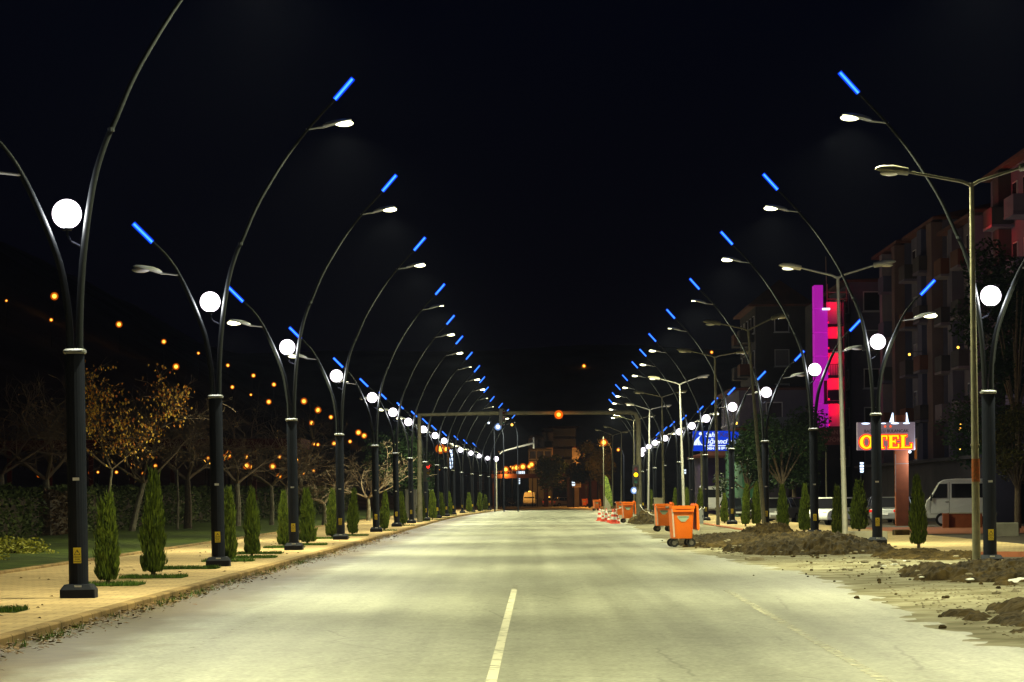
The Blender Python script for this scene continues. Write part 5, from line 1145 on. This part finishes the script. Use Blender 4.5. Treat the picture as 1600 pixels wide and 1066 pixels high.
def building(label, x0, x1, y0, y1, H, floors, wall, name='apartment_building', roof='roof_tile', side=True, front=True, balc=True, seed=0, z_first=3.0, gable=.0, wcols=None, fcols=None, over=.6, stripes=None, group=None):
    rnd = random.Random(seed); t = thing(name, label, 'building', ((x0+x1)/2, (y0+y1)/2, 0), 0, group); cx, cy_ = (x0+x1)/2, (y0+y1)/2
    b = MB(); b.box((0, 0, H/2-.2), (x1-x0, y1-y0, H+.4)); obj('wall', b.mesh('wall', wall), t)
    b = MB(); X, Yh = (x1-x0)/2+over, (y1-y0)/2+over*.5
    b.add([(-X, -Yh, H), (X, -Yh, H), (X, Yh, H), (-X, Yh, H), (-X, -Yh, H+.18), (X, -Yh, H+.18), (X, Yh, H+.18), (-X, Yh, H+.18), (0, -Yh*.75, H+.18+gable), (0, Yh*.75, H+.18+gable)], [(3, 2, 1, 0), (0, 1, 5, 4), (1, 2, 6, 5), (2, 3, 7, 6), (3, 0, 4, 7), (4, 5, 8), (6, 7, 9), (5, 6, 9, 8), (7, 4, 8, 9)])
    obj('roof', b.mesh('roof', roof), t)
    fh = (H-z_first)/floors
    def win(x, y, z, w_, h, nrm, glassm):
        b = MB(); d = MB()
        if nrm == 'y': b.box((x, y-.03, z), (w_+.16, .08, h+.16)); d.box((x, y-.05, z), (w_, .06, h)); b.box((x, y-.08, z-h/2-.11), (w_+.3, .2, .06))
        else: b.box((x-.03, y, z), (.08, w_+.16, h+.16)); d.box((x-.05, y, z), (.06, w_, h)); b.box((x-.08, y, z-h/2-.11), (.2, w_+.3, .06))
        f = obj('window', b.mesh('window', 'frame'), t); obj('pane', d.mesh('pane', glassm), f)
    for fl in range(floors):
        z = z_first+fh*(fl+.5)
        if side:
            n = wcols or max(2, int((y1-y0)/3.4))
            for k in range(n):
                y = -(y1-y0)/2+(k+.5)*(y1-y0)/n; g = 'litwin' if rnd.random() < .03 else 'glass' if rnd.random() < .7 else 'curtain'
                win(-(x1-x0)/2, y, z, 1.2, 1.3, 'x', g)
        if front:
            n = fcols or max(1, int((x1-x0)/3.4))
            for k in range(n): win(-(x1-x0)/2+(k+.5)*(x1-x0)/n, -(y1-y0)/2, z, 1.1, 1.3, 'y', 'litwin' if rnd.random() < .03 else 'glass' if rnd.random() < .7 else 'curtain')
        if balc and fl > 0:
            for k in range(max(1, int((y1-y0)/7))):
                y = -(y1-y0)/2+(k+.5)*7; zb = z-fh/2+.05; b = MB(); x = -(x1-x0)/2
                b.box((x-.62, y, zb), (1.2, 3.0, .14)); bal = obj('balcony', b.mesh('balcony', wall), t)
                b = MB(); b.box((x-1.18, y, zb+.55), (.06, 3.0, .9)); b.box((x-.6, y-1.47, zb+.55), (1.1, .06, .9)); b.box((x-.6, y+1.47, zb+.55), (1.1, .06, .9)); obj('parapet', b.mesh('parapet', rnd.choice([wall, 'wall_dark', 'wall_brownred'])), bal)
    if stripes:
        for nm, a0, a1 in stripes: b = MB(); b.box((-(x1-x0)/2-.35, -(y1-y0)/2+(a0+a1)/2, H/2), (.68, a1-a0, H-.3)); obj('bay', b.mesh('bay', nm), t)
    return t
AG = 'apartment blocks behind the car park'
building('nearest lilac-grey apartment block with red lit upper corner', 26.2, 40, 150, 167, 19.0, 5, 'wall_lilac', seed=1, gable=1.6, stripes=[('wall_cream', 0, 1.6), ('wall_dark', 10, 12)], group=AG)
building('second apartment block, pale grey with an angled canopy roof', 26.0, 39, 168.2, 183, 17.4, 5, 'wall_cream', seed=2, gable=1.5, stripes=[('wall_lilac', 0, 1.4), ('wall_grey', 8, 9.6)], group=AG)
building('third apartment block with a broad ochre stripe up its face', 25.9, 38, 184.2, 199, 18.5, 5, 'wall_grey', seed=3, gable=1.6, stripes=[('wall_ochre', 0, 2.4), ('wall_blue', 4.8, 6.8)], group=AG)
building('fourth apartment block, dark with blue bays', 25.6, 37, 200.2, 214, 18.4, 5, 'wall_blue', seed=4, gable=1.6, stripes=[('wall_ochre', 0, 1.6), ('wall_cream', 7, 8.4)], group=AG)
building('grey apartment block facing the camera beside the hotel tower', 23.8, 36, 217, 232, 17.0, 5, 'wall_grey', seed=5, gable=.4, fcols=4, group=AG)
building('dark lower block at the end of the car park, left of the tower', 19.6, 24, 252, 270, 17.5, 5, 'wall_dark', seed=6, gable=2.2, group=AG)
building('low dark shop building behind the grey shop board', 16.2, 21.5, 225, 245, 9.5, 2, 'wall_grey', seed=7, gable=.3, balc=False, name='shop_building')
building('small green-fronted building under the low shop roof', 14.8, 16.1, 203, 220, 6.0, 1, 'wall_green', seed=8, gable=.2, balc=False, side=False, name='shop_building', front=False)
building('long dark ground-floor arcade in front of the apartment blocks', 23.6, 25.1, 152, 208, 3.4, 1, 'wall_dark', seed=9, gable=.1, balc=False, side=False, front=False, name='shop_arcade', roof='wall_dark')
wmat('wall_purple', (.022, .012, .045), (.018, .010, .035)); building('dark purple market stall behind the fifth verge lamp post', 14.0, 17.5, 238, 246, 4.6, 1, 'wall_purple', seed=10, gable=.6, balc=False, side=False, front=False, name='market_stall')

# hotel tower with magenta lit cladding and red lit balcony bays
M['magenta'] = mat('magenta_lit_cladding', (.30, .02, .28), rough=.5, emit=(.45, .006, .42), es=.75)  # LED wash over the panels is put into their own emission
M['redwall'] = mat('balcony_wall', (.55, .45, .42), rough=.8)
Y = 214; a = at(1272.5, 445, Y); c = at(1297, 668, Y); x0, x1, z1, z0 = a.x, c.x, a.z, c.z; xr_ = at(1318, 500, Y).x
t = thing('hotel_tower', 'narrow hotel tower with magenta lit cladding and red lit balconies', 'building', (x0, Y, 0))
W_ = x1-x0; W2 = xr_-x0
b = MB(); b.box((W2/2, 4.5, z1/2-.6), (W2, 5.2, z1-1.2)); obj('wall', b.mesh('wall', 'wall_dark'), t)
n = 6
for k in range(n):
    zz0 = z0+(z1-z0)*k/n; zz1 = z0+(z1-z0)*(k+1)/n; b = MB(); full = k not in (2,) 
    b.box((W_*.30, .9, (zz0+zz1)/2), (W_*.60, 1.6, zz1-zz0-.05)); obj('cladding_panel', b.mesh('cladding_panel', 'magenta'), t)
    if k < 5 and k != 1: b = MB(); b.box((W_*.78, 1.3, (zz0+zz1)/2), (W_*.36, 1.4, zz1-zz0-.05)); obj('cladding_panel', b.mesh('cladding_panel', 'magenta'), t)
M['ledred'] = glow('red_led', (1.0, .0, .05), 1.6)
for k in range(5):
    zb = z0+(z1-z0)*(.0+.18*k); hfl = (z1-z0)*.18
    b = MB(); b.box((W_+(W2-W_)/2, 1.75, zb), (W2-W_+.2, 1.7, .18)); bl = obj('balcony', b.mesh('balcony', 'wall_dark'), t)
    b = MB(); b.box((W_+(W2-W_)/2, 1.86, zb+hfl/2), (W2-W_, .06, hfl-.2)); obj('balcony_wall', b.mesh('balcony_wall', 'redwall'), t)
    b = MB(); b.box((W_+(W2-W_)/2, .95, zb+.5), (W2-W_+.1, .05, .75 if k != 2 else .9)); obj('parapet', b.mesh('parapet', 'wall_dark'), bl) if k in (1, 3) else None
    b = MB()
    for q in range(7): x = W_+(W2-W_)*q/6; b.box((x, .95, zb+.45), (.03, .03, .8))
    b.box((W_+(W2-W_)/2, .95, zb+.86), (W2-W_, .04, .04)); obj('railing', b.mesh('railing', 'black'), bl) if k in (2,) else None
    b = MB(); b.box((W_+.02, .86, zb+.2), (.12, .05, .12)); obj('led_lamp', b.mesh('led_lamp', 'ledred'), bl)
    lamp('POINT', 'red_lamp', t, (W_+(W2-W_)*.5, 1.15, zb+hfl*.82), 60 if k != 4 else 35, (1, .0, .02), .12)
b = MB(); b.box((W2+.12, 1.3, z1/2-.6), (.12, 1.9, z1-1.2)); obj('spill_blocker', b.mesh('spill_blocker', 'wall_dark'), t)  # dark fin added to keep the red light off the next block
b = MB()
for x in (W_+.1, W_+.9, W_+1.5): b.tube([(x, 2.2, z1-1.3), (x, 2.2, z1+.2)], .05, 6)
for z in (z1-.9, z1-.4): b.tube([(W_+.1, 2.2, z), (W_+1.6, 2.2, z)], .05, 6)
obj('roof_frame', b.mesh('roof_frame', 'galvdark'), t)
b = MB(); b.tube([(W_+.1, 2.5, z1-1.3), (W_+.05, 2.5, z1+2.2)], .03, 6); obj('antenna', b.mesh('antenna', 'galvdark'), t)
b = MB(); b.box((W_*.8, 0.0, z1-1.75), (.55, .1, .14)); obj('white_lamp', b.mesh('white_lamp', 'coolstrip'), t)
# red neon at the top corner of the nearest block
M['neonred'] = glow('neon_red_dim', (.5, .004, .004), .35)
t = thing('red_roof_light', 'red floodlight washing the upper corner of the nearest apartment block', 'red light', (25.95, 160.5, 0))
b = MB(); b.box((0, 0, 15.2), (.25, .5, .18)); obj('housing', b.mesh('housing', 'black'), t)
b = MB(); b.box((-.14, 0, 15.2), (.02, .42, .12)); obj('lens', b.mesh('lens', 'neonred'), t)
lamp('POINT', 'red_wash', t, (-2.3, -1, 15.9), 190, (1, .02, .02), .2)
# small orange bulbs on facades
for px, py, lb in ((1501, 664, 'upper'), (1500, 670, 'lower'), (1497, 543, 'balcony'), (1421, 554, 'red canopy'), (1499, 702, 'street-level')):
    Yq = 26.0*F/(px-VX)-6; p = at(px, py, min(Yq, 176)); t = thing('wall_lamp', 'tiny orange %s bulb on the front of the apartment blocks' % lb, 'wall lamp', (25.9 if p.x > 25.9 else p.x, p.y, p.z), 0, 'tiny orange bulbs on the apartment fronts')
    b = MB(); b.sphere((0, 0, 0), .075, 10, 6); obj('bulb', b.mesh('bulb', 'sodium_core', True), t); b = MB(); b.tube([(0, 0, .05), (.2, 0, .15), (.8, 0, .15)], .02, 6); obj('bracket', b.mesh('bracket', 'black'), t)

# end of the road: grey building, brown tower, orange-lit column, footbridge
def farbox(px0, px1, pt, Y, D, label, wall, floors, **kw):
    a, c = at(px0, pt, Y), at(px1, pt, Y); return building(label, a.x, c.x, Y, Y+D, a.z, floors, wall, **kw)
FG = 'buildings closing the end of the road'
farbox(828, 848, 682, 520, 14, 'pale grey building with three windows closing the road end', 'wall_pale', 4, seed=20, side=False, balc=False, gable=.2, fcols=3, group=FG, roof='wall_dark', over=.2)
farbox(848.5, 862, 671, 524, 14, 'dark framed upper block beside the pale grey building', 'wall_dark', 4, seed=21, side=False, balc=False, gable=.1, fcols=2, group=FG, roof='wall_pale', over=.2)
farbox(862.5, 899, 668, 540, 16, 'tall dark reddish tower block at the end of the road', 'wall_brownred', 6, seed=22, side=False, balc=False, gable=.2, fcols=4, group=FG)
farbox(826, 862, 703, 508, 8, 'wide pale lower front of the building closing the road', 'wall_pale', 2, seed=23, side=False, balc=False, gable=.1, fcols=3, group=FG, roof='wall_pale', over=.1, z_first=6)
farbox(897, 904, 700, 450, 5, 'narrow facade lit strong orange at the road end', 'wall_pale', 4, seed=24, side=False, balc=False, gable=.1, fcols=1, group=FG, over=.1)
farbox(886, 897, 742, 452, 6, 'low kiosk with purple light beside the orange facade', 'wall_dark', 1, seed=25, side=False, balc=False, gable=.1, fcols=1, group=FG, front=False)
farbox(905, 945, 735, 470, 10, 'low dark shops behind the orange-lit tree', 'wall_brownred', 1, seed=26, side=False, balc=False, gable=.4, group=FG, front=False)
farbox(730, 772, 742, 560, 10, 'low dark buildings at the far side of the pavement', 'wall_dark', 2, seed=27, side=False, balc=False, gable=.4, group=FG)
p = at(900.5, 760, 447); t = thing('facade_lamp', 'orange floodlight at the foot of the narrow orange facade', 'floodlight', (p.x+1.4, 444, 0)); b = MB(); b.box((0, 0, 3.0), (.4, .3, .3)); b.tube([(0, 0, 0), (0, 0, 3)], .06, 6); obj('housing', b.mesh('housing', 'black'), t)
lamp('POINT', 'flood', t, (-1.0, .9, 6.5), 900, (1, .28, .03), .3)
Y = 470; a, c = at(768, 741, Y), at(858, 747, Y); t = thing('footbridge', 'brown footbridge spanning the dark road under orange lights', 'footbridge', ((a.x+c.x)/2, Y, 0))
b = MB(); b.box((0, 1, (a.z+c.z)/2), (c.x-a.x, 2.4, a.z-c.z)); obj('deck', b.mesh('deck', 'wall_brownred'), t)
b = MB(); b.box((0, -.3, a.z+.45), (c.x-a.x, .05, .06))
for k in range(28): b.box((-(c.x-a.x)/2+.2+k*(c.x-a.x-.4)/27, -.3, a.z+.22), (.05, .05, .44))
obj('railing', b.mesh('railing', 'wall_brownred'), t)
for x in (-(c.x-a.x)/2+.5, (c.x-a.x)/2-.5): b = MB(); b.box((x, 1, c.z/2), (.7, 1.2, c.z)); obj('pier', b.mesh('pier', 'wall_brownred'), t)
# dark red park pavilion behind the trees
a, c = at(-60, 678, 190), at(470, 690, 190); M['pavred'] = mat('pavilion_red', (.045, .010, .009), rough=.9)
t = thing('park_pavilion', 'long dark red open pavilion behind the bare trees', 'pavilion', (0, 190, 0)); b = MB(); b.box(((a.x+c.x)/2, 4, 5.2), (c.x-a.x, 8, .6)); obj('roof', b.mesh('roof', 'pavred'), t)
for k in range(9): b = MB(); b.box((a.x+.4+k*(c.x-a.x-.8)/8, .2, 2.45), (.28, .28, 4.9)); obj('post', b.mesh('post', 'pavred'), t)
p = at(60, 740, 186); lamp('POINT', 'pavilion_lamp', t, (p.x, -4, 3.2), 60, (1, .3, .08), .2)
bl = MB(); bl.sphere((p.x, -4, 3.2), .1, 10, 6); obj('lamp_bulb', bl.mesh('lamp_bulb', 'sodium'), t)

# ================================================================== night haze
m = bpy.data.materials.new('haze'); m.use_nodes = True; n = m.node_tree.nodes; n.remove(n['Principled BSDF'])
pv = n.new('ShaderNodeVolumePrincipled'); pv.inputs['Color'].default_value = (.55, .62, 1, 1); pv.inputs['Density'].default_value = HAZE; pv.inputs['Anisotropy'].default_value = .35
m.node_tree.links.new(pv.outputs[0], n['Material Output'].inputs['Volume'])
if HAZE:
    b = MB(); b.box((0, 500, 50), (1300, 1150, 104)); h = obj('haze', b.mesh('haze', m)); h['kind'] = 'stuff'; h['label'] = 'thin night haze lit by the lamps'; h['category'] = 'haze'
